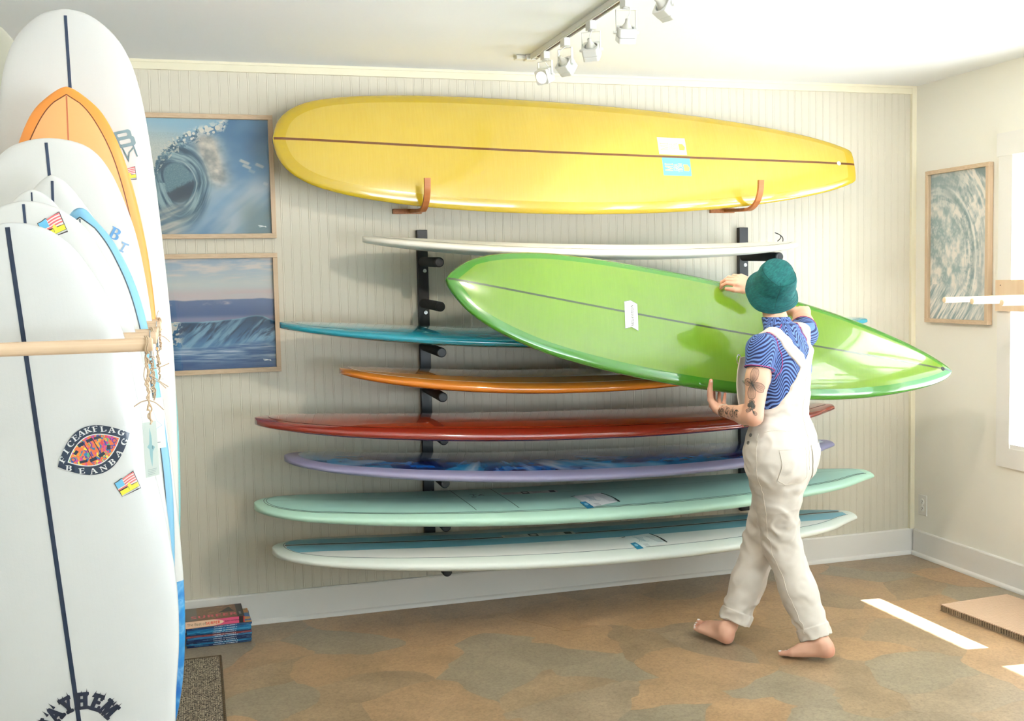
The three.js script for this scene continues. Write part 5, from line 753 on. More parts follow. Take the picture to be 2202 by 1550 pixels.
    for (let i = 0; i < 4; i++) {
      const k = at(out[i], base[i], -0.002); palm.push([at(0.004, base[i] * 0.45, 0), k, 0.0155, 0.0115]);
      let p = k, ang = 0; const chain = []; for (let j = 0; j < 3; j++) { ang += curl[i][j]; const s = (i - 1.5) * -spread, q = p.clone().addScaledVector(D, len[i][j] * Math.cos(ang)).addScaledVector(N, len[i][j] * Math.sin(ang)).addScaledVector(S, len[i][j] * s); chain.push([p, q, rad[i] * (1.08 - 0.09 * j), rad[i] * (0.99 - 0.09 * j)]); p = q; } fingers.push(chain);
    }
    palm.push([at(0.012, 0.014, 0.006), at(0.05, 0.03, 0.01), 0.016, 0.0155], [at(0.02, -0.018, 0.004), at(0.06, -0.024, 0.004), 0.014, 0.0125]);
    const th = thumb.map((q) => at(...q)), tc = [[th[0], th[1], 0.0165, 0.0128], [th[1], th[2], 0.0125, 0.0112], [th[2], th[3], 0.0112, 0.0088]]; fingers.push(tc);
    const fp = group(palm, 0.014), f = (x, y, z) => { let d = smin(fp(x, y, z), cone(x, y, z, [m(wrist, at(-0.06, 0, 0), 0.5), at(0.012, 0, 0), 0.024, 0.021]), 0.016); for (let i = 0; i < 5; i++) { let c = 1e3; for (const q of fingers[i]) c = smin(c, cone(x, y, z, q), 0.004); d = smin(d, c, i === 4 ? 0.012 : 0.0055); } return d; };
    const lo = wrist.clone(), hi = wrist.clone(); for (const c of fingers.flat()) for (const q of [c[0], c[1]]) { lo.min(q); hi.max(q); } return { f, lo: lo.addScalar(-0.03), hi: hi.addScalar(0.03), fingers, N, D, S, at };
  }
  const handL = hand(J.wrL, V(0.30, 0.12, -0.95), V(0.05, 1, 0.1), V(-1, 0, 0), [[0.35, 0.5, 0.4], [0.35, 0.55, 0.4], [0.4, 0.55, 0.4], [0.45, 0.6, 0.4]], 0.05, [[0.012, 0.022, 0.004], [0.03, 0.046, 0.036], [0.03, 0.052, 0.084], [0.024, 0.052, 0.122]]);
  const handR = hand(J.wrR, V(-0.85, 0.40, -0.34), V(-0.1, -0.5, -0.86), V(-0.5, -0.7, 0.46), [[0.35, 0.7, 0.5], [0.4, 0.8, 0.5], [0.45, 0.8, 0.5], [0.5, 0.8, 0.5]], 0.05, [[0.012, 0.012, 0.006], [0.048, 0.036, 0.012], [0.086, 0.05, 0.014], [0.12, 0.058, 0.018]]);
  // head: faces the nose of the board
  const crownUp = V(0, 0.9, 0).addScaledVector(V(0.959, 0, 0.284), 0.12).addScaledVector(V(-0.49, 0, 0.87), 0.35).normalize(), face = V(-0.42, 0, -0.91), cheek = crownUp.clone().cross(face.addScaledVector(crownUp, -face.dot(crownUp)).normalize()).normalize(), hd = (f, s, u) => J.skull.clone().addScaledVector(face, f).addScaledVector(cheek, s).addScaledVector(crownUp, u);
  const headF = (x, y, z) => {
    const dx = (x - J.skull.x) / 0.92, dy = (y - J.skull.y) / 0.92, dz = (z - J.skull.z) / 0.92, f = dx * face.x + dy * face.y + dz * face.z, s = dx * cheek.x + dy * cheek.y + dz * cheek.z, u = dx * crownUp.x + dy * crownUp.y + dz * crownUp.z;
    const ell = (cf, cu, rf, rs, ru) => (Math.hypot((f - cf) / rf, s / rs, (u - cu) / ru) - 1) * Math.min(rf, rs, ru);
    let d = smin(ell(-0.008, 0.02, 0.088, 0.072, 0.082), ell(0.03, -0.035, 0.062, 0.056, 0.078), 0.03);
    d = smin(d, cone(f, s, u, [V(0.085, 0, 0.012), V(0.107, 0, -0.022), 0.008, 0.012]), 0.012); d = smin(d, cone(f, s, u, [V(0.08, 0, -0.085), V(0.074, 0, -0.09), 0.018, 0.018]), 0.02);
    for (const q of [-1, 1]) { d = smax(d, -(Math.hypot(f - 0.094, s - q * 0.031, (u - 0.012) * 1.3) - 0.016), 0.012); d = smin(d, cone(f, s, u, [V(0.082, q * 0.018, 0.031), V(0.07, q * 0.046, 0.03), 0.007, 0.006]), 0.012); d = smin(d, Math.max(Math.hypot((f + 0.004) / 0.021, (u + 0.002) / 0.032) * 0.02 - 0.02, Math.abs(s * q - 0.072) - 0.005), 0.008); }
    d = smin(d, cone(f, s, u, [V(0.09, -0.016, -0.056), V(0.09, 0.016, -0.056), 0.006, 0.006]), 0.008); return smax(d, -(cone(f, s, u, [V(0.098, -0.02, -0.0525), V(0.098, 0.02, -0.0525), 0.0022, 0.0022])), 0.003) * 0.92;
  };
  const bodyF = (x, y, z) => {
    let d = trunk(x, y, z); if (y > 0.95) { d = smin(d, fArmL(x, y, z), 0.025); d = smin(d, fArmR(x, y, z), 0.025); } if (y > 1.2) d = smin(d, fNeck(x, y, z), 0.03); if (y < 1.05) d = smin(d, fLegs(x, y, z), 0.03); if (y > 1.36) d = smin(d, headF(x, y, z), 0.02); return d;
  };
  const skinTone = std('#d6a489', 0.5), skin = new THREE.MeshPhysicalMaterial({ color: 0xffffff, vertexColors: true, roughness: 0.48, sheen: 0.15, sheenColor: lin('#ffd8c4') });
  const bodyGeos = [netted((x, y, z) => Math.max(bodyF(x, y, z), headF(x, y, z) < 0.02 ? -1 : bodyF(x, y, z)), V(2.04, 0.05, 0.66), V(2.78, 1.44, 1.42), 0.0085), netted((x, y, z) => smin(headF(x, y, z), fNeck(x, y, z), 0.02), J.skull.clone().add(V(-0.13, -0.15, -0.13)), J.skull.clone().add(V(0.13, 0.13, 0.13)), 0.004), netted(handL.f, handL.lo, handL.hi, 0.003), netted(handR.f, handR.lo, handR.hi, 0.003), netted(footL.f, footL.lo, footL.hi, 0.0035), netted(footR.f, footR.lo, footR.hi, 0.0035)];
  const skinGeo = mergeGeometries(bodyGeos); { const p = skinGeo.attributes.position, c = new Float32Array(p.count * 3), a = skinTone.color, pink = lin('#d3866c'), warm = lin('#e0b398'); const spots = [J.elL, footL.at(0.02, 0, 0.02), footR.at(0.02, 0, 0.02), ...handL.fingers.map((q) => q[q.length - 1][1]), ...handR.fingers.map((q) => q[q.length - 1][1]), footL.at(0.18, 0, 0.01), footR.at(0.18, 0, 0.01)]; const t = new THREE.Color();
    for (let i = 0; i < p.count; i++) { const v = V(p.getX(i), p.getY(i), p.getZ(i)); let k = 0; for (const s of spots) k = Math.max(k, 0.75 * Math.exp(-Math.pow(v.distanceTo(s) / 0.032, 2))); t.copy(a).lerp(warm, 0.5 * noise2(v.x * 40 + v.z * 31, v.y * 40, 3)).lerp(pink, k); c.set([t.r, t.g, t.b], i * 3); } skinGeo.setAttribute('color', new THREE.BufferAttribute(c, 3)); }
  const here = (g) => g.translate(-O.x, -O.y, -O.z);
  part('body', here(skinGeo), skin, P, 'bare skin of arms, neck and feet');
  // eyes and hair under the hat
  for (const q of [-1, 1]) part('eye', here(new THREE.SphereGeometry(0.0115, 16, 12).applyMatrix4(new THREE.Matrix4().setPosition(hd(0.077, q * 0.031, 0.012)))), std('#e9e6e0', 0.2), P);
  part('hair', here(netted((x, y, z) => { const d = headF(x, y, z) - 0.004, q = V(x, y, z).sub(J.skull), f = q.dot(face), u = q.dot(crownUp); return Math.max(d, 0.35 * (f - 0.01 - u * 0.2), -0.072 - u, u - 0.03); }, J.skull.clone().add(V(-0.13, -0.13, -0.13)), J.skull.clone().add(V(0.13, 0.13, 0.13)), 0.005)), std('#3d3a3a', 0.7), P, 'short dark hair under the hat');
  // nails
  for (const [F, col] of [[footL, 0], [footR, 0]]) F.toes.forEach((c, i) => { const p = c[1].clone().addScaledVector(F.U2, c[3] * 0.82).addScaledVector(F.F2, 0.002), g = new THREE.SphereGeometry(1, 14, 10).scale(c[3] * 0.62, c[3] * 0.25, c[3] * 0.75); g.applyMatrix4(new THREE.Matrix4().makeBasis(F.S, F.U2, F.S.clone().cross(F.U2)).setPosition(p)); part('toenail', here(g), std('#f4f1ee', 0.25), P, i ? undefined : 'white painted toenail'); void col; });
  { const c = handL.fingers[4][2], d = c[1].clone().sub(c[0]).normalize(), up = V(-0.2, 0, 1).addScaledVector(d, -V(-0.2, 0, 1).dot(d)).normalize(), g = new THREE.SphereGeometry(1, 14, 10).scale(0.0052, 0.0022, 0.0068).applyMatrix4(new THREE.Matrix4().makeBasis(d.clone().cross(up), up, d.clone().cross(up).cross(up)).setPosition(c[1].clone().addScaledVector(up, 0.0068).addScaledVector(d, -0.002))); part('thumbnail', here(g), std('#efcfc0', 0.3), P); }

  // ---- shirt: short sleeves, mock neck
  const torsoAll = (x, y, z, g = 0) => { let d = trunk(x, y, z, g); d = smin(d, cone(x, y, z, shoulders[0]) - g, 0.03); d = smin(d, cone(x, y, z, shoulders[1]) - g, 0.03); return d; };
  const sleeveEnd = (sh, el, k) => { const q = m(sh, el, k), n = el.clone().sub(sh).normalize(); return (x, y, z) => (x - q.x) * n.x + (y - q.y) * n.y + (z - q.z) * n.z; };
  const endL = sleeveEnd(J.shL, J.elL, 0.30), endR = sleeveEnd(J.shR, J.elR, 0.26), sleeve = (arm) => group(arm.slice(0, 2), 0.02), slL = sleeve(armL), slR = sleeve(armR);
  const shirtF = (x, y, z) => {
    const G = 0.0075; let d = torsoAll(x, y, z, G); d = smin(d, Math.max(slL(x, y, z) - G - 0.002, endL(x, y, z)), 0.018); d = smin(d, Math.max(slR(x, y, z) - G - 0.002, endR(x, y, z)), 0.018); d = smin(d, Math.max(fNeck(x, y, z) - 0.0075, y - 1.408), 0.02); return Math.max(d, 0.98 - y, y - 1.408);
  };
  const stripes = dataTex(1024, 1024, (i, j, c) => {      // wavy op-art lines, one repeat = 0.3 m
    const x = i / 1024, y = j / 1024, w = 0.15 * Math.cos(2 * Math.PI * x * 2) * (0.78 + 0.22 * Math.sin(2 * Math.PI * y)) + 0.035 * Math.sin(2 * Math.PI * (x * 4 + y)), s = Math.sin(2 * Math.PI * 19 * (y + w)), a = smooth(-0.28, 0.28, s), k = 0.92 + 0.16 * hash(i >> 1, j >> 1, 4);
    put(c, mix3([26 * k, 34 * k, 82 * k], [100 * k, 132 * k, 194 * k], a));
  });
  const shirtMat = new THREE.MeshPhysicalMaterial({ map: stripes, roughness: 0.8, sheen: 0.3, sheenColor: lin('#8fa6e0'), bumpMap: scaled(clothBump, 30, 30), bumpScale: 0.0004 });
  const shirtGeo = netted(shirtF, V(2.08, 0.97, 0.84), V(2.72, 1.42, 1.36), 0.0058); { const p = shirtGeo.attributes.position, u = shirtGeo.attributes.uv, nrm = shirtGeo.attributes.normal;
    const axL = J.elL.clone().sub(J.shL).normalize(), outL = R.clone().negate().addScaledVector(axL, R.dot(axL)).normalize(), sdL = axL.clone().cross(outL);
    for (let i = 0; i < p.count; i++) { const x = p.getX(i), y = p.getY(i), z = p.getZ(i), [a, v, w] = local(x, y, z), onL = a < -0.142 && v > 0.25;
      if (onL) { const q = V(x, y, z).sub(J.shL), along = q.dot(axL), th = Math.atan2(q.dot(sdL), q.dot(outL)); u.setXY(i, th * 0.055 / 0.3, -along / 0.3); } else { const th = Math.atan2(a, w); u.setXY(i, (th * 0.14) / 0.3 + 0.14, v / 0.3); } } void nrm; }
  part('shirt', here(shirtGeo), shirtMat, P, 'tight blue shirt with wavy dark stripes');
  const pinkThread = std('#b03a72', 0.7), seam = (pts, closed = false, r = 0.0016, n = 60) => { const c = new THREE.CatmullRomCurve3(pts, closed, 'centripetal').getPoints(n).map((q, i) => settle(shirtF, q, 0.0004 + 0.0008 * (i % 2))); return new THREE.TubeGeometry(new THREE.CatmullRomCurve3(c, closed), n * 2, r, 6, closed); };
  const ringAround = (c, ax, r, n = 20) => { const A = ax.clone().normalize(), e1 = V(0, 1, 0).cross(A).lengthSq() > 0.01 ? V(0, 1, 0).cross(A).normalize() : V(1, 0, 0).cross(A).normalize(), e2 = A.clone().cross(e1); return Array.from({ length: n }, (_, i) => c.clone().addScaledVector(e1, r * Math.cos(i / n * 6.2832)).addScaledVector(e2, r * Math.sin(i / n * 6.2832))); };
  part('seam', here(seam(ringAround(m(J.shL, J.elL, 0.285), J.elL.clone().sub(J.shL), 0.06), true)), pinkThread, P, 'pink stitched sleeve hem'); part('seam', here(seam(ringAround(m(J.shR, J.elR, 0.245), J.elR.clone().sub(J.shR), 0.06), true)), pinkThread, P, 'pink stitched sleeve hem');
  const shp = (u, v, w) => mid(v).addScaledVector(R, u).addScaledVector(B, w);
  part('seam', here(seam([shp(-0.125, 0.475, 0.0), shp(-0.135, 0.45, 0.06), shp(-0.135, 0.4, 0.09), shp(-0.14, 0.34, 0.09), shp(-0.15, 0.3, 0.06)])), pinkThread, P, 'pink armhole seam'); part('seam', here(seam([shp(0.125, 0.48, 0.0), shp(0.135, 0.45, 0.06), shp(0.135, 0.4, 0.09), shp(0.14, 0.33, 0.09)])), pinkThread, P, 'pink armhole seam');
  part('seam', here(seam([shp(-0.13, 0.47, 0.01), shp(-0.09, 0.49, 0.03), shp(-0.055, 0.515, 0.03)])), pinkThread, P, 'pink shoulder seam'); part('seam', here(seam([shp(0.13, 0.475, 0.02), shp(0.08, 0.49, 0.04), shp(0.045, 0.52, 0.04)])), pinkThread, P, 'pink shoulder seam'); part('seam', here(seam([shp(0.045, 0.54, 0.05), shp(0.05, 0.48, 0.08), shp(0.075, 0.42, 0.1), shp(0.085, 0.36, 0.11)])), pinkThread, P, 'pink back seam');

  // ---- overalls
  const hemL = V(2.428, 0.082, 1.285), hemR = V(2.208, 0.085, 0.99);
  const legCloth = (h, k, e) => [[h.clone().add(V(0, -0.005, 0)), m(h, k, 0.5), 0.106, 0.089], [m(h, k, 0.5), k, 0.089, 0.075], [k, m(k, e, 0.5), 0.075, 0.071], [m(k, e, 0.5), e, 0.071, 0.0635]];
  const pantL = group(legCloth(J.hipL, J.knL, hemL), 0.03), pantR = group(legCloth(J.hipR, J.knR, hemR), 0.03);
  const planeOf = (k, e) => { const n = e.clone().sub(k).normalize(); return (x, y, z) => (x - e.x) * n.x + (y - e.y) * n.y + (z - e.z) * n.z; }, cutL = planeOf(J.knL, hemL), cutR = planeOf(J.knR, hemR);
  const seg2 = (px, py, ax, ay, bx, by) => { const dx = bx - ax, dy = by - ay, t = clamp(((px - ax) * dx + (py - ay) * dy) / (dx * dx + dy * dy), 0, 1); return Math.hypot(px - ax - dx * t, py - ay - dy * t); };
  const backW = [[0.05, 0.3], [0.1, 0.24], [0.15, 0.155], [0.2, 0.105], [0.26, 0.075], [0.31, 0.055], [0.34, 0.04], [0.36, 0.02]];
  const upper = (u, v, w) => {      // outline of back panel, bib and straps
    if (v < 0.05) return -0.05; const back = w > -0.01; if (back) { const hw = tab(backW, v)[1]; let d = v < 0.365 ? Math.abs(u) - hw : 1; const s = Math.min(seg2(u, v, 0, 0.335, 0.075, 0.41), seg2(u, v, 0.075, 0.41, 0.105, 0.5), seg2(u, v, 0, 0.335, -0.075, 0.41), seg2(u, v, -0.075, 0.41, -0.105, 0.5)) - 0.024; return Math.min(d, s); }
    const hw = v < 0.14 ? lerp(0.3, 0.135, smooth(0.05, 0.14, v)) : 0.125; let d = v < 0.305 ? Math.abs(u) - hw : 1; const s = Math.min(seg2(u, v, 0.105, 0.5, 0.1, 0.28), seg2(u, v, -0.105, 0.5, -0.1, 0.28)) - 0.02; return Math.min(Math.max(d, v - 0.305), s);
  };
  const wrinkle = (x, y, z) => {      // soft folds; strongest behind the knees, at the seat and above the hems
    const amp = 0.0012 + 0.003 * Math.exp(-Math.pow((y - 0.5) / 0.13, 2)) + 0.0024 * Math.exp(-Math.pow((y - 0.16) / 0.09, 2)) + 0.0024 * Math.exp(-Math.pow((y - 0.74) / 0.08, 2)) + 0.0016 * Math.exp(-Math.pow((y - 1.02) / 0.1, 2)); const q = (x + z) * 9, r = (x - z) * 13, rid = (a, b, s) => { const t = 2 * noise2(a, b, s) - 1; return Math.pow(1 - t * t, 3) - 0.45; };
    return amp * (1.9 * rid(q * 1.2 + y * 15, y * 13 - q * 1.4, 7) + 1.5 * rid(r * 1.3 - y * 17, y * 15 + r * 0.9, 21) + 0.9 * (noise2(r * 3.2 - y * 22, y * 36 + q, 12) - 0.5));
  };
  const overF = (x, y, z) => {
    let d = 1e3; if (y < 1.0) { let a = Math.max(pantL(x, y, z), cutL(x, y, z)), b = Math.max(pantR(x, y, z), cutR(x, y, z)); if (y < 0.22) { const cl = cutL(x, y, z), cr = cutR(x, y, z), band = (c) => 0.004 * smooth(-0.05, -0.046, c); a -= cl > -0.06 ? band(cl) : 0; b -= cr > -0.06 ? band(cr) : 0; a = Math.max(a, cl); b = Math.max(b, cr); a = Math.max(a, Math.min(-(pantL(x, y, z) + 0.011), cl + 0.026)); b = Math.max(b, Math.min(-(pantR(x, y, z) + 0.011), cr + 0.026)); } d = smin(a, b, 0.012); }
    if (y > 0.52) { const [u, v, w] = local(x, y, z); let t = torsoAll(x, y, z, 0.0155 + 0.005 * smooth(0.2, 0.02, v)); if (v > 0.05) t = smax(t, upper(u, v, w) * 0.85, 0.007); d = smin(d, t, 0.07); }
    return d > 0.03 ? d : d - wrinkle(x, y, z);
  };
  const cloth = new THREE.MeshPhysicalMaterial({ color: lin('#dad1c5'), roughness: 0.85, sheen: 0.25, sheenColor: lin('#fff6ea'), bumpMap: scaled(clothBump, 1, 1), bumpScale: 0.0004 });
  const overGeo = netted(overF, V(2.09, 0.03, 0.86), V(2.68, 1.42, 1.4), 0.0044); { const p = overGeo.attributes.position, u = overGeo.attributes.uv; for (let i = 0; i < p.count; i++) u.setXY(i, (p.getX(i) * 0.8 + p.getZ(i) * 0.6) * 14, p.getY(i) * 14); }
  part('overalls', here(overGeo), cloth, P, 'loose white cotton overalls with crossed back straps');
  { // back pockets, seams, side buttons
    const dirIn = B.clone().negate().addScaledVector(R, 0.25).normalize(), hr = R.clone().multiplyScalar(0.93).addScaledVector(B, 0.37).normalize(); const pocket = (u, v, wd, ht, off) => { const o = mid(v).addScaledVector(R, u).addScaledVector(B, 0.3); return laid(overF, o, R.clone().multiplyScalar(wd), V(0, ht, 0), B.clone().negate(), off, 20, 20); }; void dirIn; void hr;
    for (const s of [-1, 1]) { const pk = part('back_pocket', here(pocket(s * 0.092, -0.055, 0.125, 0.145, 0.0028)), cloth, P); const edge = []; const C = [[-0.5, 0.5], [0.5, 0.5], [0.5, -0.36], [0.3, -0.5], [-0.3, -0.5], [-0.5, -0.36], [-0.5, 0.5]]; for (let i = 0; i + 1 < C.length; i++) for (let k = 0; k < 10; k++) { const a = lerp(C[i][0], C[i + 1][0], k / 10), b = lerp(C[i][1], C[i + 1][1], k / 10), o = mid(-0.055).addScaledVector(R, s * 0.092 + a * 0.125).add(V(0, b * 0.145, 0)).addScaledVector(B, 0.3); let t = 0; for (let q = 0; q < 60; q++) { const e = overF(o.x - B.x * t, o.y, o.z - B.z * t) - 0.003; if (e < 2e-4) break; t += e * 0.75; } edge.push(o.addScaledVector(B, -t)); } part('pocket_seam', here(new THREE.TubeGeometry(new THREE.CatmullRomCurve3(edge), 160, 0.0011, 5)), std('#e2d8c8', 0.9), pk); }
    const run = (pts, r = 0.0012) => new THREE.TubeGeometry(new THREE.CatmullRomCurve3(new THREE.CatmullRomCurve3(pts, false, 'centripetal').getPoints(70).map((q) => settle(overF, q, 0.0006))), 140, r, 5);
    const seamMat = std('#e0d6c6', 0.9);
    part('overall_seam', here(run([shp(0, 0.3, 0.12), shp(0, 0.2, 0.12), shp(0, 0.1, 0.12), shp(0, 0.0, 0.15), shp(0, -0.08, 0.15)])), seamMat, P); part('overall_seam', here(run([shp(-0.2, 0.1, 0.03), shp(-0.1, 0.1, 0.12), shp(0, 0.1, 0.12), shp(0.1, 0.1, 0.12), shp(0.2, 0.1, 0.03)])), seamMat, P);
    part('overall_seam', here(run([shp(-0.22, 0.1, 0.0), shp(-0.22, 0.0, 0.0), m(J.hipL, J.knL, 0.3).addScaledVector(R, -0.13), m(J.hipL, J.knL, 0.7).addScaledVector(R, -0.12), J.knL.clone().addScaledVector(R, -0.1), m(J.knL, hemL, 0.5).addScaledVector(R, -0.1), m(J.knL, hemL, 0.93).addScaledVector(R, -0.09)])), seamMat, P);
    for (const v of [0.085, 0.045]) { const q = settle(overF, shp(-0.2, v, -0.05), 0.001), n = gradOf(overF, q), g = new THREE.CylinderGeometry(0.0075, 0.008, 0.0035, 20).applyQuaternion(new THREE.Quaternion().setFromUnitVectors(V(0, 1, 0), n)).translate(q.x, q.y, q.z); part('button', here(g), std('#8e8c86', 0.35, { metalness: 0.7 }), P); }
    for (const s of [-1, 1]) { const q = shp(s * 0.09, 0.37, -0.152), n = B.clone().negate(), g = new THREE.TorusGeometry(0.015, 0.0022, 8, 24).scale(1, 1.3, 1).applyQuaternion(new THREE.Quaternion().setFromUnitVectors(V(0, 0, 1), n)).translate(q.x, q.y, q.z); part('strap_buckle', here(g), M.chrome, P); }
  }
  { // the bib stands a little off the chest
    const pos = [], uv = [], idx = [], nu = 16, nv = 16; const sheet = (off) => { for (let i = 0; i <= nu; i++) for (let k = 0; k <= nv; k++) { const u = lerp(-0.112, 0.112, i / nu) * (1 - 0.12 * k / nv), v = lerp(0.09, 0.378, k / nv), p = shp(u, v, -(0.112 + 0.05 * Math.sin(Math.PI * clamp((v - 0.07) / 0.42, 0, 1)) + 0.012 * Math.cos(u * 22)) + off); pos.push(p.x, p.y, p.z); uv.push(i, k); } };
    sheet(0); sheet(0.006); const n = (nu + 1) * (nv + 1), A = (i, k, s) => s * n + i * (nv + 1) + k; for (let i = 0; i < nu; i++) for (let k = 0; k < nv; k++) { idx.push(A(i, k, 0), A(i + 1, k, 0), A(i, k + 1, 0), A(i, k + 1, 0), A(i + 1, k, 0), A(i + 1, k + 1, 0), A(i, k, 1), A(i, k + 1, 1), A(i + 1, k, 1), A(i, k + 1, 1), A(i + 1, k + 1, 1), A(i + 1, k, 1)); }
    for (let i = 0; i < nu; i++) for (const k of [0, nv]) idx.push(A(i, k, 0), A(i, k, 1), A(i + 1, k, 0), A(i + 1, k, 0), A(i, k, 1), A(i + 1, k, 1)); for (let k = 0; k < nv; k++) for (const i of [0, nu]) idx.push(A(i, k, 0), A(i, k + 1, 0), A(i, k, 1), A(i, k + 1, 0), A(i, k + 1, 1), A(i, k, 1));
    part('bib', here(geom(pos, uv, idx)), cloth, P);
  }
  // ---- tattoos on the left arm, lying on the skin
  const ink = (w, h, draw) => new THREE.MeshPhysicalMaterial({ map: canvasTex(w, h, draw), transparent: true, roughness: 0.5 });
  const petalInk = ink(256, 512, (g) => {
    g.clearRect(0, 0, 256, 512); const petal = (x, y, a, l, w) => { g.save(); g.translate(x, y); g.rotate(a); g.beginPath(); g.moveTo(0, 0); g.bezierCurveTo(w, -l * 0.25, w * 1.15, -l * 0.85, w * 0.35, -l); g.quadraticCurveTo(0, -l * 0.93, -w * 0.35, -l); g.bezierCurveTo(-w * 1.15, -l * 0.85, -w, -l * 0.25, 0, 0); const gr = g.createRadialGradient(0, 0, 4, 0, 0, l); gr.addColorStop(0, 'rgba(70,72,70,0.6)'); gr.addColorStop(0.6, 'rgba(105,100,92,0.2)'); gr.addColorStop(1, 'rgba(100,98,90,0.3)'); g.fillStyle = gr; g.fill(); g.strokeStyle = 'rgba(75,76,72,0.7)'; g.lineWidth = 4; g.stroke(); g.lineWidth = 2; for (const k of [-0.4, 0, 0.4]) { g.beginPath(); g.moveTo(0, -6); g.quadraticCurveTo(w * k, -l * 0.5, w * k * 0.8, -l * 0.85); g.stroke(); } g.restore(); };
    petal(88, 190, 0.2, 140, 46); petal(88, 190, 1.85, 140, 44); petal(88, 190, 3.0, 130, 46); petal(88, 190, -1.3, 70, 34); g.strokeStyle = 'rgba(48,52,46,0.85)'; g.lineWidth = 6; g.beginPath(); g.moveTo(88, 190); g.lineTo(40, 175); g.stroke();
    for (const [x, y, r] of [[110, 350, 30], [90, 372, 20], [128, 378, 22]]) { for (let i = 0; i < 6; i++) petal(x, y, i * 1.05, r, r * 0.42); } g.lineWidth = 6; g.beginPath(); g.moveTo(110, 370); g.quadraticCurveTo(120, 410, 150, 440); g.stroke(); petal(128, 418, 2.1, 52, 16); petal(118, 400, -2.0, 60, 16);
  });
  const roseInk = ink(512, 192, (g) => { g.clearRect(0, 0, 512, 192); let s = 9; const q = () => (s = (s * 16807) % 2147483647) / 2147483647; for (const [x, y, r] of [[90, 96, 54], [210, 80, 48], [330, 104, 56], [440, 88, 44]]) for (let k = 0; k < 16; k++) { g.strokeStyle = `rgba(52,56,54,${0.35 + 0.45 * q()})`; g.lineWidth = 3 + 6 * q(); const a = q() * 6.28, rr0 = r * (0.2 + 0.8 * q()); g.beginPath(); g.arc(x + 14 * (q() - 0.5), y + 14 * (q() - 0.5), rr0, a, a + 1.2 + q()); g.stroke(); } g.fillStyle = 'rgba(60,62,58,0.32)'; for (let k = 0; k < 26; k++) { g.beginPath(); g.ellipse(40 + 430 * q(), 30 + 130 * q(), 20 * q() + 8, 9, q() * 3, 0, 7); g.fill(); } });
  const toCam = V(-0.42, 0.06, 0.9).normalize(), axU = J.elL.clone().sub(J.shL).normalize(), sideU = axU.clone().cross(toCam).normalize().negate();   // sideU: to the right as seen from the room
  part('tattoo', here(laid(fArmL, m(J.shL, J.elL, 0.64).addScaledVector(toCam, 0.16).addScaledVector(sideU, -0.008), sideU.clone().multiplyScalar(0.1), axU.clone().multiplyScalar(-0.25), toCam.clone().negate(), 0.0009, 24, 40)), petalInk, P, 'grey flower tattoo on the upper arm');
  const axF = J.wrL.clone().sub(J.elL).normalize(), outF = V(-0.75, 0.15, 0.65); outF.addScaledVector(axF, -outF.dot(axF)).normalize(); const upF = axF.clone().cross(outF).normalize();
  part('tattoo', here(laid(fArmL, m(J.elL, J.wrL, 0.55).addScaledVector(outF, 0.14), axF.clone().multiplyScalar(-0.19), upF.clone().multiplyScalar(0.066), outF.clone().negate(), 0.0009, 40, 20)), roseInk, P, 'grey rose tattoos on the forearm');
  { const c = m(J.elL, J.wrL, 0.95), rg = ringAround(c, axF, 0.03, 26).map((q) => settle(fArmL, q, 0.0012)); part('bracelet', here(new THREE.TubeGeometry(new THREE.CatmullRomCurve3(rg, true), 80, 0.0013, 6, true)), std('#d9d3c8', 0.3, { metalness: 0.6 }), P); }

  // ---- hat
  {
    const up = V(0, 0.64, 0).addScaledVector(V(0.959, 0, 0.284), 0.24).addScaledVector(V(-0.49, 0, 0.87), 0.82).normalize(), c = V(2.375, 1.54, 1.052), e1 = face.clone().addScaledVector(up, -face.dot(up)).normalize(), e2 = e1.clone().cross(up);
    const hs = 0.915, prof = [[0, 0.118], [0.03, 0.1175], [0.056, 0.114], [0.073, 0.106], [0.082, 0.092], [0.0865, 0.07], [0.0905, 0.042], [0.0935, 0.018], [0.096, 0.003], [0.0975, -0.001], [0.103, -0.013], [0.111, -0.034], [0.118, -0.053], [0.1205, -0.061], [0.1205, -0.0635], [0.1175, -0.0635], [0.108, -0.038], [0.098, -0.014], [0.092, 0.0], [0.0865, 0.05], [0.077, 0.095], [0.0, 0.11]];
    const pos = [], uv = [], idx = [], N = 72, curve = new THREE.CatmullRomCurve3(prof.map(([r, h]) => V(r * hs, h * hs, 0)), false, 'centripetal').getPoints(70);
    const warp = (r, h, a) => { const brim = smooth(0.01, -0.06, h), dent = smooth(0.02, 0.09, h); return [r * (1 + 0.06 * Math.cos(2 * a) + brim * 0.05 * Math.sin(3 * a + 1) - dent * 0.05 * Math.exp(-Math.pow((Math.atan2(Math.sin(a - 2.4), Math.cos(a - 2.4))) / 0.5, 2))) + 0.0035 * (noise2(a * 3 + 9, h * 60, 3) - 0.5), h + brim * 0.012 * Math.sin(2 * a + 0.8) - 0.012 * dent * Math.exp(-Math.pow((r * Math.cos(a) + 0.04) / 0.02, 2))]; };
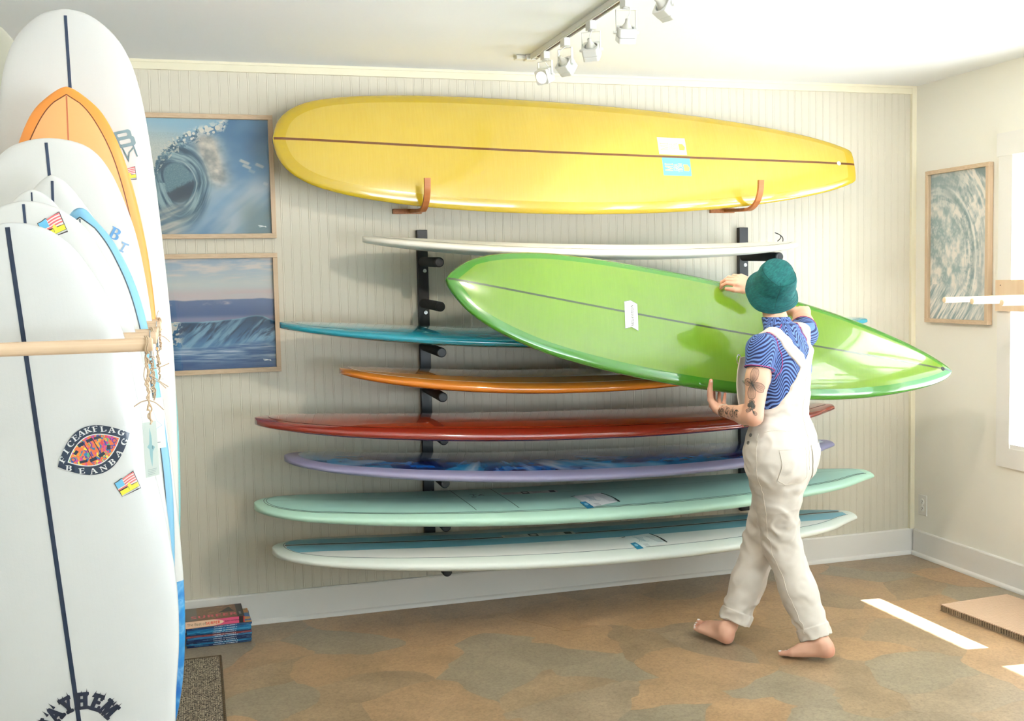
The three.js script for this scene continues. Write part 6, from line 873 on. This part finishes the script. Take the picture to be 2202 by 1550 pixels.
    for (let i = 0; i < curve.length; i++) for (let k = 0; k <= N; k++) { const a = (k / N) * 2 * Math.PI, [r, h] = warp(curve[i].x, curve[i].y, a % (2 * Math.PI)), q = c.clone().addScaledVector(e1, r * Math.cos(a)).addScaledVector(e2, r * Math.sin(a)).addScaledVector(up, h); pos.push(q.x, q.y, q.z); uv.push((r * Math.cos(a) + h * 0.5) * 7, (r * Math.sin(a) + h * 0.8) * 7); }
    for (let i = 0; i + 1 < curve.length; i++) for (let k = 0; k < N; k++) { const a = i * (N + 1) + k, d = a + N + 1; idx.push(a, d, a + 1, a + 1, d, d + 1); }
    const nap = dataTex(512, 512, (x, y, col) => { const f = fbm(x / 9, y / 22, 3, 4, 0, 0), g2 = hash(x, y, 6); put(col, mix3([8, 76, 77], [22, 102, 99], clamp(f * 1.5 - 0.25 + 0.3 * (g2 - 0.5), 0, 1))); }); nap.repeat.set(0.5, 0.5);
    const hm = new THREE.MeshPhysicalMaterial({ map: nap, roughness: 0.9, sheen: 0.5, sheenColor: lin('#4fb0a6'), sheenRoughness: 0.5, bumpMap: nap, bumpScale: 0.0008 });
    const hat = part('hat', here(geom(pos, uv, idx)), hm, P, 'teal velvet bucket hat'), seamM = std('#0c4a4a', 0.9);
    const ringAt = (r, h, a0 = 0, a1 = 6.2832, n = 60) => Array.from({ length: n + 1 }, (_, i) => { const a = lerp(a0, a1, i / n), [rr1, hh] = warp(r, h, a % 6.28318); return c.clone().addScaledVector(e1, rr1 * Math.cos(a)).addScaledVector(e2, rr1 * Math.sin(a)).addScaledVector(up, hh); });
    for (const [r, h] of [[0.0765, 0.1035], [0.098, -0.002], [0.106, -0.021], [0.1125, -0.0375], [0.117, -0.05]]) part('hat_seam', here(new THREE.TubeGeometry(new THREE.CatmullRomCurve3(ringAt(r * hs, h * hs)), 120, 0.0011, 5)), seamM, hat);
    const vs = []; for (let i = 8; i <= 36; i++) { const [r, h] = warp(curve[i].x, curve[i].y, 4.0); vs.push(c.clone().addScaledVector(e1, (r + 0.0006) * Math.cos(4.0)).addScaledVector(e2, (r + 0.0006) * Math.sin(4.0)).addScaledVector(up, h)); } part('hat_seam', here(new THREE.TubeGeometry(new THREE.CatmullRomCurve3(vs), 50, 0.0012, 5)), seamM, hat);
  }
}
renderer.render(scene, camera);
